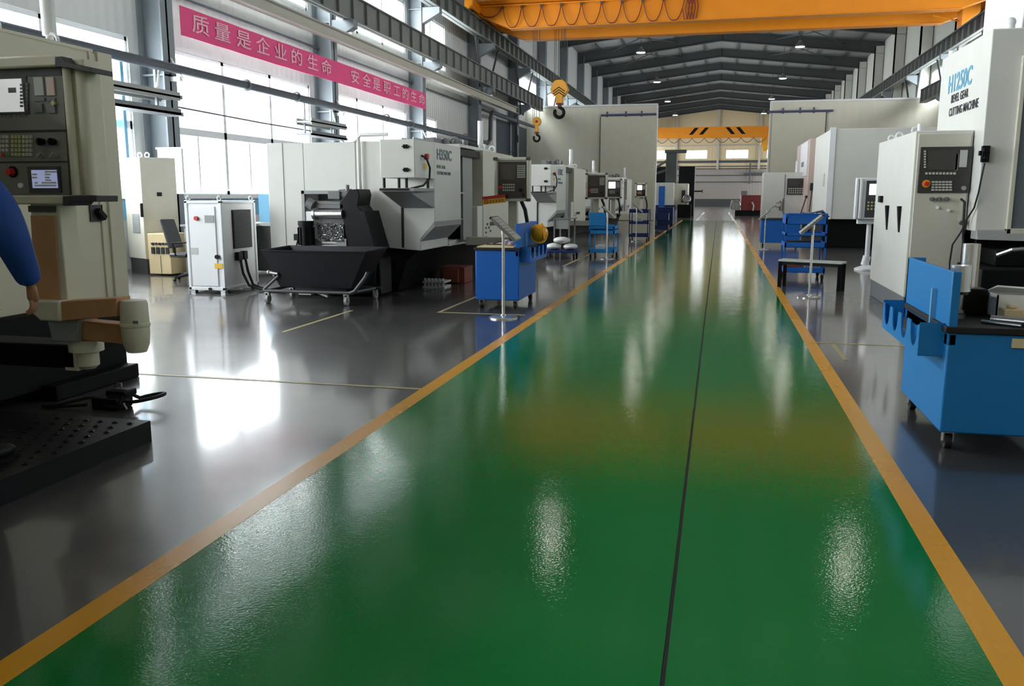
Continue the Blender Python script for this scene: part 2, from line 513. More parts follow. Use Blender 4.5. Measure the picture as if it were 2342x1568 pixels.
# roof sheets, frames, columns
r = MB()
for sx, xe in ((-1, XL - .25), (1, XR + .25)):
    r.hexa([(RX, Y0, RIDGE), (xe, Y0, EAVE), (xe, Y1 + .25, EAVE), (RX, Y1 + .25, RIDGE)],
           [(RX, Y0, RIDGE + .15), (xe, Y0, EAVE + .15), (xe, Y1 + .25, EAVE + .15), (RX, Y1 + .25, RIDGE + .15)])
struct('ceiling', r, M.roofsheet)
for k in range(-4, 15):
    y = ec(k) if k < 14 else Y1 - .7
    f = MB()
    zt, zb = EAVE - .06, EAVE - 1.0
    rt_, rb = RIDGE - .06, RIDGE - .75
    for xe in (XL, XR):
        for (ya, yb, d) in ((y + .16, y + .24, 0), (y, y + .4, 1)):
            if d == 0:
                f.hexa([(RX, ya, rb), (xe, ya, zb), (xe, yb, zb), (RX, yb, rb)], [(RX, ya, rt_), (xe, ya, zt), (xe, yb, zt), (RX, yb, rt_)])
            else:
                f.hexa([(RX, ya, rb - .03), (xe, ya, zb - .03), (xe, yb, zb - .03), (RX, yb, rb - .03)], [(RX, ya, rb), (xe, ya, zb), (xe, yb, zb), (RX, yb, rb)])
                f.hexa([(RX, ya, rt_ - .03), (xe, ya, zt - .03), (xe, yb, zt - .03), (RX, yb, rt_ - .03)], [(RX, ya, rt_), (xe, ya, zt), (xe, yb, zt), (RX, yb, rt_)])
    f.box(RX - .05, y + .02, rb - .05, RX + .05, y + .38, rt_)
    struct('roof_beam', f, M.frame)
    for x0, x1, s in ((XL, -12.0, 'l'), (11.9, XR, 'r')):
        c = MB()
        xi = x1 if s == 'l' else x0
        xo = x0 if s == 'l' else x1
        sg = 1 if s == 'l' else -1
        if s == 'r': c.box(x0, y, 0, x1, y + .45, EAVE - .4)
        c.box(xi - sg * .04, y, 0, xi, y + .45, EAVE - .4)        # flange to the hall
        c.box(xo, y, 0, xo + sg * .04, y + .45, EAVE - .4)
        c.box(xo, y + .19, 0, xi, y + .25, EAVE - .4)             # web
        for z in (4.2, 6.9, 9.0): c.box(xo, y + .02, z, xi, y + .43, z + .04)
        struct('column', c, M.column if s == 'l' else M.cladR)
p = MB()
for fr in (.12, .3, .48, .66, .84):
    for xe in (XL, XR):
        x = RX + (xe - RX) * fr; z = RIDGE + (EAVE - RIDGE) * fr
        p.box(x - .05, Y0, z - .14, x + .05, Y1, z - .02)
struct('roof_purlin', p, M.frame)
p = MB()
for k in (5, 6, 7):
    for xa, xb in ((-9.5, -4.0), (4.0, 9.5)):
        za = RIDGE + (EAVE - RIDGE) * abs((xa - RX) / 12.4) - .35; zb = RIDGE + (EAVE - RIDGE) * abs((xb - RX) / 12.4) - .35
        p.cyl((xa, ec(k) + .2, za), (xb, ec(k + 1) + .2, zb), .045, n=6).cyl((xb, ec(k) + .2, zb), (xa, ec(k + 1) + .2, za), .045, n=6)
struct('roof_bracing', p, M.frame)

# runway beams of the travelling crane and the brackets they rest on
def runway(x, z0, z1, y0, y1, name, hw=.2):
    g = MB()
    g.box(x - hw, y0, z1 - .04, x + hw, y1, z1).box(x - hw, y0, z0, x + hw, y1, z0 + .04).box(x - .02, y0, z0, x + .02, y1, z1)
    y = y0 + .5
    while y < y1:
        g.box(x - hw + .02, y, z0 + .03, x + hw - .02, y + .025, z1 - .03); y += 1.08
    struct(name, g, M.girder)
runway(-11.5, 9.1, 9.85, Y0, Y1 - 1, 'upper_runway_beam')
runway(11.5, 9.1, 9.85, Y0, Y1 - 1, 'upper_runway_beam')
runway(-11.5, 7.0, 7.78, Y0, PY - .2, 'lower_runway_beam', .13)
runway(11.5, 7.0, 7.78, Y0, PY - .2, 'lower_runway_beam')
for k in range(-4, 14):
    for sx in (-1, 1):
        b = MB(); y = ec(k) + .05
        for z in ((8.75, 9.08), (6.65, 6.98)) if k < 5 else ((8.75, 9.08),):
            xa, xb = (sx * 12.02, sx * 11.25) if sx < 0 else (11.92, 11.25)
            b.hexa([(xa, y, z[0] - .3), (xb, y, z[0] + .1), (xb, y + .35, z[0] + .1), (xa, y + .35, z[0] - .3)],
                   [(xa, y, z[1]), (xb, y, z[1]), (xb, y + .35, z[1]), (xa, y + .35, z[1])])
        struct('beam_bracket', b, M.column)
for sx in (-1, 1):
    b = MB()
    for k in range(3, 10):
        y = ec(k)
        b.cyl((sx * 11.75, y + .4, 6.4), (sx * 11.6, y + 2.4, 9.1), .06, n=6).cyl((sx * 11.75, y - .1, 6.4), (sx * 11.6, y - 2.0, 9.1), .06, n=6)
    struct('beam_strut', b, M.frame)
# rail on top of the upper beams
struct('crane_rail', MB().box(-11.55, Y0, 9.85, -11.45, Y1 - 1, 9.97).box(11.45, Y0, 9.85, 11.55, Y1 - 1, 9.97), M.frame)

# windows: frame with its sashes, and the glass as a child
wn = 0
def window(x, a, b, z0, z1, pitch, transoms, side=1):
    global wn
    wn += 1
    f = MB(); d = .12
    xo = x - side * .16
    f.box(xo, a, z0, xo + side * d, b, z0 + .09).box(xo, a, z1 - .09, xo + side * d, b, z1)
    n = max(1, round((b - a) / pitch))
    for i in range(n + 1):
        y = a + (b - a) * i / n
        f.box(xo, y - .06, z0, xo + side * d, y + .06, z1)
        if i < n and transoms:
            ym = y + (b - a) / n / 2
            f.box(xo, ym - .03, z0, xo + side * d * .8, ym + .03, transoms[0])
    for z in transoms: f.box(xo, a, z - .085, xo + side * d, b, z + .085)
    fo = struct('window_%d' % wn, f, M.pvc)
    struct('window_pane', MB().box(xo + side * .05, a + .02, z0 + .02, xo + side * .058, b - .02, z1 - .02), M.glass, fo)
for k, (a, b) in LOWBAYS.items(): window(XL, a, b, SILL, HEAD, 2.42, (3.12,))
for k, (a, b) in HIGHBAYS.items(): window(XL, a, b, CLO, CHI, 2.4, ())
for k, (a, b) in RIGHT_ADDED.items(): window(XR, a, b, CLO, CHI, 2.4, (), -1)  # added right-hand windows, out of view
for k, (a, b) in RIGHT_FAR_ADDED.items(): window(XR, a, b, SILL, HEAD, 2.42, (3.12,), -1)  # added far windows, hidden by the cross wall
for a, b in EW:
    wn += 1
    f = MB()
    f.box(a, Y1 + .02, 7.17, b, Y1 + .12, 7.24).box(a, Y1 + .02, 8.43, b, Y1 + .12, 8.5)
    for i in range(4):
        x = a + (b - a) * i / 3; f.box(x - .04, Y1 + .02, 7.17, x + .04, Y1 + .12, 8.5)
    fo = struct('window_%d' % wn, f, M.pvc)
    struct('window_pane', MB().box(a, Y1 + .06, 7.18, b, Y1 + .068, 8.49), M.glass, fo)
# sill ledges of the low windows and the blue strip under them
s = MB()
for k, (a, b) in LOWBAYS.items():
    if k < 3: s.box(XL, a - .1, SILL - .1, XL + .12, b + .1, SILL)
struct('trim_9', s, M.pvc)
s = MB()
for k, (a, b) in LOWBAYS.items():
    if k < 3: s.box(XL, a - .1, SILL - .55, XL + .03, b + .1, SILL - .12)
struct('trim_10', s, M.bluetrim)
s = MB()
s.box(XL + .01, 16.6, .2, XL + .1, 16.7, 4.6)
struct('trim_11', s, M.bluetrim)
struct('door_1', MB().box(XL, 48.6, 0, XL + .14, 56.7, 5.9), M.slate)
struct('trim_12', MB().box(XL, 47.9, 0, XL + .16, 48.55, 6.0).box(XL, 52.1, 0, XL + .2, 52.4, 5.9), M.pvc)

# cross wall in two halves, sliding door leaves and their rails
struct('wall_partition_left', MB().box(XL, PY, 0, -4.08, PY + .2, 7.25), M.cladP)
struct('wall_partition_right', MB().box(2.92, PY, 0, XR, PY + .2, 7.25), M.cladP)
struct('trim_13', MB().box(XL, PY - .04, 7.25, -4.02, PY + .24, 7.36).box(2.86, PY - .04, 7.25, XR, PY + .24, 7.36)
       .box(-4.12, PY - .05, 0, -4.0, PY + .25, 7.3).box(2.84, PY - .05, 0, 2.96, PY + .25, 7.3), M.pvc)
struct('door_2', MB().box(-7.6, PY - .2, .03, -4.1, PY - .1, 6.6), M.doorpanel)
struct('door_3', MB().box(2.98, PY - .2, .03, 6.1, PY - .1, 6.6), M.doorpanel)
rl = MB()
rl.cyl((-7.6, PY - .2, 6.68), (-4.08, PY - .2, 6.68), .07, n=8).cyl((2.7, PY - .2, 6.68), (6.5, PY - .2, 6.68), .07, n=8)
for x in (-7.2, -6, -5, 3.6, 4.6, 5.4): rl.box(x - .05, PY - .22, 6.55, x + .05, PY - .08, 6.9)
struct('trim_14', rl, M.railblue)
struct('trim_15', MB().box(-7.66, PY - .12, 0, -7.6, PY - .02, 6.6).box(6.1, PY - .2, 0, 6.16, PY - .02, 6.6), M.frame)

# ---------------------------------------------------------------- services along the left wall
single('wall_conduit', MB().cyl((XL + .1, 8, 6.2), (XL + .1, 52, 6.12), .035, n=8)
       .box(XL, 26.6, 6.05, XL + .2, 26.8, 6.3).box(XL, 35.3, 6.05, XL + .2, 35.5, 6.3), M.busbar,
       'thin dark pipe running along the wall above the pink banner', 'pipe', (XL + .1, 20, 6.2))
pp = [(-11.8, 5.0, 4.38), (-11.8, 44.3, 4.28), (-11.8, 44.8, 4.5), (-11.8, 44.9, 5.6), (-11.8, 45.2, 5.9), (-11.8, 56.4, 5.98)]
b = MB().tube(pp, .105, 10)
t = Thing('service_pipe', 'thick slate grey pipe crossing the tall left windows', 'pipe', (-11.8, 25, 4.3))
t.part('pipe_run', b, M.busbar)
for k in (0, 1, 2, 3):
    y = ec(k) + .25
    t.part('pipe_bracket', MB().box(-12.0, y - .05, 4.1, -11.75, y + .05, 4.2).cyl((-11.98, y, 4.6), (-11.7, y, 4.15), .02, n=6), M.pvc)
for y in (20.5, 23.2, 30.1, 32.6, 40.2):
    t.part('pipe_clamp', MB().ring((-11.8, y, 4.35), .125, .03, 'y', 14), M.midgrey)
mr = MB().box(-11.6, 9, 6.5, -11.36, 49.4, 6.54).box(-11.6, 9, 6.2, -11.36, 49.4, 6.24).box(-11.5, 9, 6.22, -11.46, 49.4, 6.52)
t = Thing('monorail_beam', 'pale monorail beam under the grey runway beams on the left', 'beam', (-11.3, 25, 6.2))
t.part('beam', mr, M.traypale)
for k in range(0, 4):
    y = ec(k) + .22
    t.part('hanger_arm', MB().box(-12.0, y - .08, 6.54, -11.36, y + .08, 6.62), M.pvc)
t.part('end_stop', MB().box(-11.62, 49.4, 6.1, -11.34, 49.55, 6.7), M.midgrey)
t.part('pendant_cable', MB().tube([(-11.45, 49.5, 6.2), (-11.4, 49.5, 5.9), (-11.45, 49.5, 5.4), (-11.43, 49.5, 5.0)], .025, 6).box(-11.5, 49.45, 4.6, -11.36, 49.55, 5.0), M.dkgrey)
single('wall_cable', MB().tube([(XL + .3, 18.0, 3.62), (XL + .35, 22, 3.55), (-12.0, 26.3, 3.5), (-10.6, 24.0, 3.0), (-8.2, 18, 2.6), (-5.85, 13.6, 2.5)], .022, 6), M.busbar,
       'thin dark cable sagging from the window wall to the machine roof', 'cable', (-12, 18, 3.5))

# frames that hang on the columns
def wall_rack(y, label):
    t = Thing('wall_bracket_frame', label, 'bracket', (-12.0, y, 3.5), 'bracket frames on the left columns')
    x0, x1 = -12.0, -11.5
    t.part('column_arm', MB().box(-12.0, y - .12, 3.3, -11.5, y - .02, 3.38).box(-12.0, y - .12, 3.66, -11.5, y - .02, 3.74), M.column)
    t.part('upper_tray', MB().box(x0, y - 2.5, 3.68, x1, y - .1, 3.72).box(x1 - .03, y - 2.5, 3.62, x1, y - .1, 3.80).box(x0, y - 2.5, 3.62, x0 + .03, y - .1, 3.80), M.greypaint)
    t.part('lower_tray', MB().box(x0, y - 2.5, 3.32, x1, y - .1, 3.37).box(x1 - .04, y - 2.5, 3.32, x1, y - .1, 3.45), M.midgrey)
    for yy in (y - 2.2, y - .4):
        t.part('hanger', MB().box(x0 + .1, yy - .03, 3.37, x0 + .15, yy + .03, 4.25), M.column)
    t.part('stay_rod', MB().cyl((x0, y - .05, 4.35), (x1, y - .9, 3.8), .025, n=6), M.pvc)
wall_rack(17.3, 'grey bracket frame below the pipe on the column nearest the camera')
wall_rack(26.0, 'grey bracket frame below the pipe under the middle of the banner')
wall_rack(34.6, 'grey bracket frame below the pipe at the far end of the banner')

# the pink banner
ban = Thing('slogan_banner', 'long pink cloth banner with pale Chinese characters', 'banner', (-11.94, 26, 5.1))
cl = MB(); NB = 40
for i in range(NB + 1):
    y = 18.05 + (34.95 - 18.05) * i / NB
    sag = -.012 * math.sin(i / NB * math.pi * 2) ** 2 - .06 * i / NB
    wv = .008 * math.sin(i * 1.7)
    cl.add([(-11.955 + wv, y, 5.16 + sag), (-11.955 + wv, y, 5.80 + sag), (-11.945 + wv, y, 5.80 + sag), (-11.945 + wv, y, 5.16 + sag)], [])
for i in range(NB):
    q = i * 4
    for j in range(4): cl.f.append((q + j, q + (j + 1) % 4, q + 4 + (j + 1) % 4, q + 4 + j)); cl.mi.append(1 if j == 0 else 0)
cl.f.append((0, 1, 2, 3)); cl.mi.append(0); cl.f.append((NB * 4, NB * 4 + 1, NB * 4 + 2, NB * 4 + 3)); cl.mi.append(0)
ban.part('banner_cloth', cl, [M.pink, M.pinkback])
yc = [18.81, 19.73, 20.71, 21.67, 22.63, 23.57, 24.58, 25.52, 27.69, 28.67, 29.57, 30.57, 31.54, 32.46, 33.4, 34.39]
for ch, y in zip('质量是企业的生命安全是职工的生命', yc):
    lettering(ch, .46, (-11.925, y, 5.245 - .06 * (y - 18) / 17), (0, 1, 0), (0, 0, 1), M.letterpink, 'character', ban, thick=.003, depth=.004, align='CENTER', sx=1.62)

# ---------------------------------------------------------------- high bay lamps
def bay_lamp(x, y, label):
    t = Thing('high_bay_lamp', label, 'lamp', (x, y, 12.0), 'high bay lamps under the roof')
    zr = RIDGE + (EAVE - RIDGE) * abs(x - RX) / 12.7
    t.part('lamp_shade', MB().lathe((x, y, 12.0), [(.34, 0), (.33, .05), (.24, .2), (.12, .3), (.1, .42), (.0, .43)], 20), M.midgrey)
    t.part('lamp_lens', MB().lathe((x, y, 12.0), [(.0, -.03), (.3, -.03), (.33, .0), (.0, .01)], 20), M.lampglow)
    t.part('hanging_rod', MB().cyl((x, y, 12.42), (x, y, zr + .03), .02, n=6), M.frame)
    d = bpy.data.lights.new('lamp_light', 'AREA'); d.shape = 'DISK'; d.size = .6; d.energy = 45 if y > 60 else 22; d.color = (1, .93, .82)
    o = bpy.data.objects.new('lamp_light', d); C.objects.link(o); o.parent = t.o; o.location = (0, 0, -.05)
ordn = ['nearest', 'second', 'third', 'fourth', 'fifth', 'sixth', 'farthest']
for row, x in (('left', -6.05), ('right', 5.15)):
    for i in range(7):
        y = 15.1 + 17.2 * i
        bay_lamp(x, y, '%s round high bay lamp of the %s roof row, counted from the camera' % (ordn[i], row))
# ---------------------------------------------------------------- overhead cranes and their hooks
cr = Thing('overhead_crane', 'orange double girder travelling crane across the top of the picture', 'crane', (0, 43, 9.97))
def girder(y, w, z0, z1):
    xl, xr, e = -9.9, 9.55, 11.75
    g = MB().prism([(xl, z0), (xr, z0), (e, z1 - .35), (e, z1), (-e, z1), (-e, z1 - .35)], 'y', y, y + w)
    g.prism([(xl - .02, z0 - .03), (xr + .02, z0 - .03), (xr + .02, z0), (xl - .02, z0)], 'y', y - .06, y + w + .06)
    g.box(-e, y - .08, z1 - .02, e, y + w + .08, z1 + .03)
    return g
cr.part('girder', girder(41.2, .5, 9.34, 10.42), M.orange, .01)
cr.part('girder', girder(44.3, .5, 9.34, 10.42), M.orange, .01)
for sx in (-1, 1):
    e = cr.part('end_carriage', MB().box(sx * 11.3, 39.9, 10.02, sx * 11.72, 46.3, 10.5), M.orange, .02)
    cr.part('wheel', MB().cyl((sx * 11.38, 40.3, 10.15), (sx * 11.62, 40.3, 10.15), .18).cyl((sx * 11.38, 45.9, 10.15), (sx * 11.62, 45.9, 10.15), .18), M.frame, parent=e)
cr.part('drive_cover', MB().prism([(9.9, 8.85), (10.62, 9.4), (10.62, 10.42), (9.9, 10.42)], 'y', 42.5, 43.3), M.orange, .015)
cr.part('cover_stay', MB().cyl((8.8, 42.9, 9.4), (9.95, 42.9, 9.1), .03, n=6), M.orange)
wk = MB().box(-11.6, 40.3, 10.40, 11.6, 41.2, 10.45)
for i in range(14):
    x = -11.4 + i * 1.75; wk.cyl((x, 40.35, 10.45), (x, 40.35, 11.5), .025, n=6)
wk.cyl((-11.4, 40.35, 11.5), (11.4, 40.35, 11.5), .025, n=6).cyl((-11.4, 40.35, 11.0), (11.4, 40.35, 11.0), .02, n=6)
cr.part('walkway_railing', wk, M.orange)
tr = MB().box(-9.6, 41.3, 10.5, -6.9, 44.7, 10.7).box(-9.3, 42.2, 10.7, -7.2, 43.0, 11.5).cyl((-9.2, 43.6, 11.0), (-7.2, 43.6, 11.0), .35)
cr.part('hoist_trolley', tr, M.hookyellow, .02)
fest = MB()
pk = [-11.45] + [-10.2 + .93 * i for i in range(10)]
for a, b in zip(pk[:-1], pk[1:]):
    d = .45 if a == pk[0] else .95
    pts = []
    for i in range(15):
        u = i / 14
        pts.append((a + (b - a) * (u + .07 * math.sin(2 * math.pi * u)), 41.08, 10.3 - d * (1 - (2 * u - 1) ** 4)))
    fest.tube(pts, .022, 6)
for k in range(4):
    a = -1.83 + k * .13
    fest.tube([(a, 41.05, 10.3), (a - .1, 41.05, 9.8), (a, 41.05, 9.35), (a + .14, 41.05, 9.4), (a + .2, 41.05, 9.9), (a + .12, 41.05, 10.3)], .022, 6)
cr.part('festoon_cable', fest, M.red_dk)
cr.part('festoon_track', MB().box(-11.6, 41.0, 10.3, 11.4, 41.1, 10.36), M.orange)
for x in pk[1:]:
    cr.part('cable_carriage', MB().box(x - .06, 41.0, 10.2, x + .06, 41.14, 10.3), M.frame)

def hook_curve(x, y, z, r, s):
    """a black lifting hook, shank top at z"""
    pts = [(x, y, z), (x, y, z - .55 * s)]
    cx, cz = x - r * .05, z - .55 * s - r * 1.1
    for i in range(13):
        t = R(75 - 25 * i * .92)
        pts.append((cx + r * math.cos(t), y, cz + r * math.sin(t)))
    return pts
def hook_block(loc, s, label, ropes, ztop, round_):
    x, y, z = loc                                   # z: top of the pulley housing
    t = Thing('hook_block', label, 'hook', (x, y, z - 1.9 * s))
    if round_:
        hb = MB().lathe((x, y, z - .33 * s), [(.0, -.16 * s), (.30 * s, -.16 * s), (.34 * s, -.1 * s), (.34 * s, .1 * s), (.30 * s, .16 * s), (.0, .16 * s)], 12, 'y')
        hb.box(x - .12 * s, y - .14 * s, z - 1.08 * s, x + .12 * s, y + .14 * s, z - .5 * s)
    else:
        hb = MB().prism([(x - .30 * s, z - .12 * s), (x - .15 * s, z), (x + .15 * s, z), (x + .30 * s, z - .12 * s), (x + .44 * s, z - .45 * s), (x + .3 * s, z - .7 * s),
                         (x + .16 * s, z - .8 * s), (x + .16 * s, z - 1.1 * s), (x - .16 * s, z - 1.1 * s), (x - .16 * s, z - .8 * s), (x - .3 * s, z - .7 * s), (x - .44 * s, z - .45 * s)], 'y', y - .22 * s, y + .22 * s)
    p = t.part('pulley_housing', hb, M.hookyellow, .015)
    if not round_:
        st = MB()
        for j in range(3):
            zz = z - (.38 + .12 * j) * s
            for sg in (-1, 1):
                st.hexa([(x, y - .228 * s, zz), (x + sg * .3 * s, y - .228 * s, zz - .2 * s), (x + sg * .3 * s, y - .221 * s, zz - .2 * s), (x, y - .221 * s, zz)],
                        [(x, y - .228 * s, zz + .05 * s), (x + sg * .3 * s, y - .228 * s, zz - .15 * s), (x + sg * .3 * s, y - .221 * s, zz - .15 * s), (x, y - .221 * s, zz + .05 * s)])
        t.part('chevron_stripes', st, M.black, parent=p)
    else:
        t.part('axle_pin', MB().cyl((x, y - .2 * s, z - .33 * s), (x, y + .2 * s, z - .33 * s), .09 * s), M.red_dk, parent=p)
    t.part('shank', MB().cyl((x, y, z - 1.0 * s), (x, y, z - 1.25 * s), .11 * s).cyl((x, y, z - 1.1 * s), (x, y, z - 1.16 * s), .2 * s), M.red_dk)
    pts = hook_curve(x, y, z - 1.15 * s, .23 * s, .25 * s)
    t.part('hook', MB().tube(pts, .085 * s, 10).ball(pts[-1], .085 * s), M.black)
    rp = MB()
    for dx in ropes: rp.cyl((x + dx, y, z - .3 * s), (x + dx, y, ztop), .014, n=5)
    t.part('wire_ropes', rp, M.dkgrey)
hook_block((-7.8, 43, 7.15), 1.0, 'large yellow crane hook block with black chevrons and open black hook', (-.27, -.2, -.08, .08, .2, .27), 10.5, False)
hook_block((-8.93, 43, 5.42), .66, 'small yellow auxiliary hook block hanging left of the large one', (-.2, -.12, -.02, .12), 10.5, True)

fc = Thing('overhead_crane', 'distant orange crane with slanted black stripes before the end wall', 'crane', (0, 118, 9.97))
g = MB().prism([(-9.4, 9.0), (9.4, 9.0), (11.1, 10.05), (11.7, 10.05), (11.7, 10.35), (-11.7, 10.35), (-11.7, 10.05), (-11.1, 10.05)], 'y', 118, 118.5).box(-11.7, 117.9, 10.35, 11.7, 118.6, 10.42)
fg = fc.part('girder', g, M.orange)
st = MB()
for x0, s in ((-4.2, 1), (-2.9, 1), (1.2, -1), (2.5, -1)):
    st.hexa([(x0, 117.985, 9.45), (x0 + .5, 117.985, 9.45), (x0 + .5, 117.995, 9.45), (x0, 117.995, 9.45)],
            [(x0 + s * .75, 117.985, 10.32), (x0 + s * .75 + .5, 117.985, 10.32), (x0 + s * .75 + .5, 117.995, 10.32), (x0 + s * .75, 117.995, 10.32)])
fc.part('black_stripes', st, M.black, parent=fg)
fs = MB()
for i in range(9):
    a = -8.4 + 1.55 * i
    fs.tube([(a + 1.55 * u / 8, 117.9, 9.0 - .6 * (1 - (u / 4 - 1) ** 2)) for u in range(9)], .04, 5)
fc.part('festoon_cable', fs, M.red_dk)
fc.part('hoist_trolley', MB().box(5.0, 118.2, 8.0, 6.6, 120, 9.0).box(5.2, 118.4, 7.3, 5.8, 119, 8.0), M.hookyellow)
for sx in (-1, 1):
    fc.part('end_carriage', MB().box(sx * 11.3, 115.5, 10.0, sx * 11.72, 121, 10.45), M.orange)
# ---------------------------------------------------------------- measuring helper: a point of the place seen in a direction, on a plane of the place
CAMP = Vector((0, 0, 1.6))
def at(px, py, Y=None, X=None, Z=None):
    d = rt * ((px - 1171) / 1970.5) + up * (-(py - 784) / 1970.5) + fw
    if Y is not None: k = Y / d.y
    elif X is not None: k = X / d.x
    else: k = (Z - 1.6) / d.z
    return CAMP + d * k

# ---------------------------------------------------------------- control pendant of a machine (a part with its own sub-parts)
def pendant(t, x0, x1, yf, z0, z1, screen, face=None, keys=True):
    w, h = x1 - x0, z1 - z0
    face = face or M.panelbrown
    hs = t.part('control_pendant', MB().box(x0, yf, z0, x1, yf + .14, z1).box(x0, yf - .03, z1 - .07 * h, x1, yf + .1, z1).box(x0, yf - .03, z0, x1, yf + .1, z0 + .05 * h), M.beige, .008)
    fx0, fx1 = x0 + .09 * w, x1 - .09 * w
    fz0, fz1 = z0 + .07 * h, z1 - .10 * h
    t.part('panel_face', MB().box(fx0, yf - .012, fz0, fx1, yf, fz1), face, parent=hs)
    fw_, fh = fx1 - fx0, fz1 - fz0
    def u(a, b): return fx0 + a * fw_, fz0 + b * fh
    a, b = u(.08, .52), u(.62, .93)
    t.part('screen', MB().box(a[0], yf - .016, a[1], b[0], yf - .01, b[1]), screen, parent=hs)
    k = MB()
    for i in range(5):
        for j in range(6):
            p = u(.68 + i * .06, .56 + j * .06); k.box(p[0], yf - .02, p[1], p[0] + .04 * fw_, yf - .01, p[1] + .04 * fh)
    for i in range(6):
        for j in range(3):
            p = u(.16 + i * .075, .2 + j * .075); k.box(p[0], yf - .02, p[1], p[0] + .05 * fw_, yf - .01, p[1] + .045 * fh)
    t.part('keypad', k, M.key, parent=hs)
    p = u(.1, .3)
    t.part('emergency_stop', MB().cyl((p[0], yf - .05, p[1]), (p[0], yf, p[1]), .032, n=14), M.red, parent=hs)
    p = u(.8, .22); p2 = u(.9, .09)
    t.part('selector_knob', MB().cyl((p[0], yf - .04, p[1]), (p[0], yf, p[1]), .03, n=12).cyl((p2[0], yf - .03, p2[1]), (p2[0], yf, p2[1]), .022, n=12), M.black, parent=hs)
    for sx in (x0 + .02, x1 - .02):
        t.part('handle_rail', MB().cyl((sx, yf - .05, z0 + .04), (sx, yf - .05, z1 - .04), .02, n=10), M.beige, parent=hs)
    for sx in (x0 + .015, x1 - .015):
        for z in (z0 + .02, z1 - .03):
            t.part('corner_bracket', MB().box(sx - .035, yf - .08, z - .025, sx + .035, yf + .02, z + .03), M.dkgrey, .006, parent=hs)
    return hs

def tower_lamp(t, x, y, z0, z1, r=.045):
    t.part('signal_lamp', MB().cyl((x, y, z0), (x, y, z0 + .08), r * .7, n=12).cyl((x, y, z0 + .08), (x, y, z1), r, n=14), M.coolwhite)

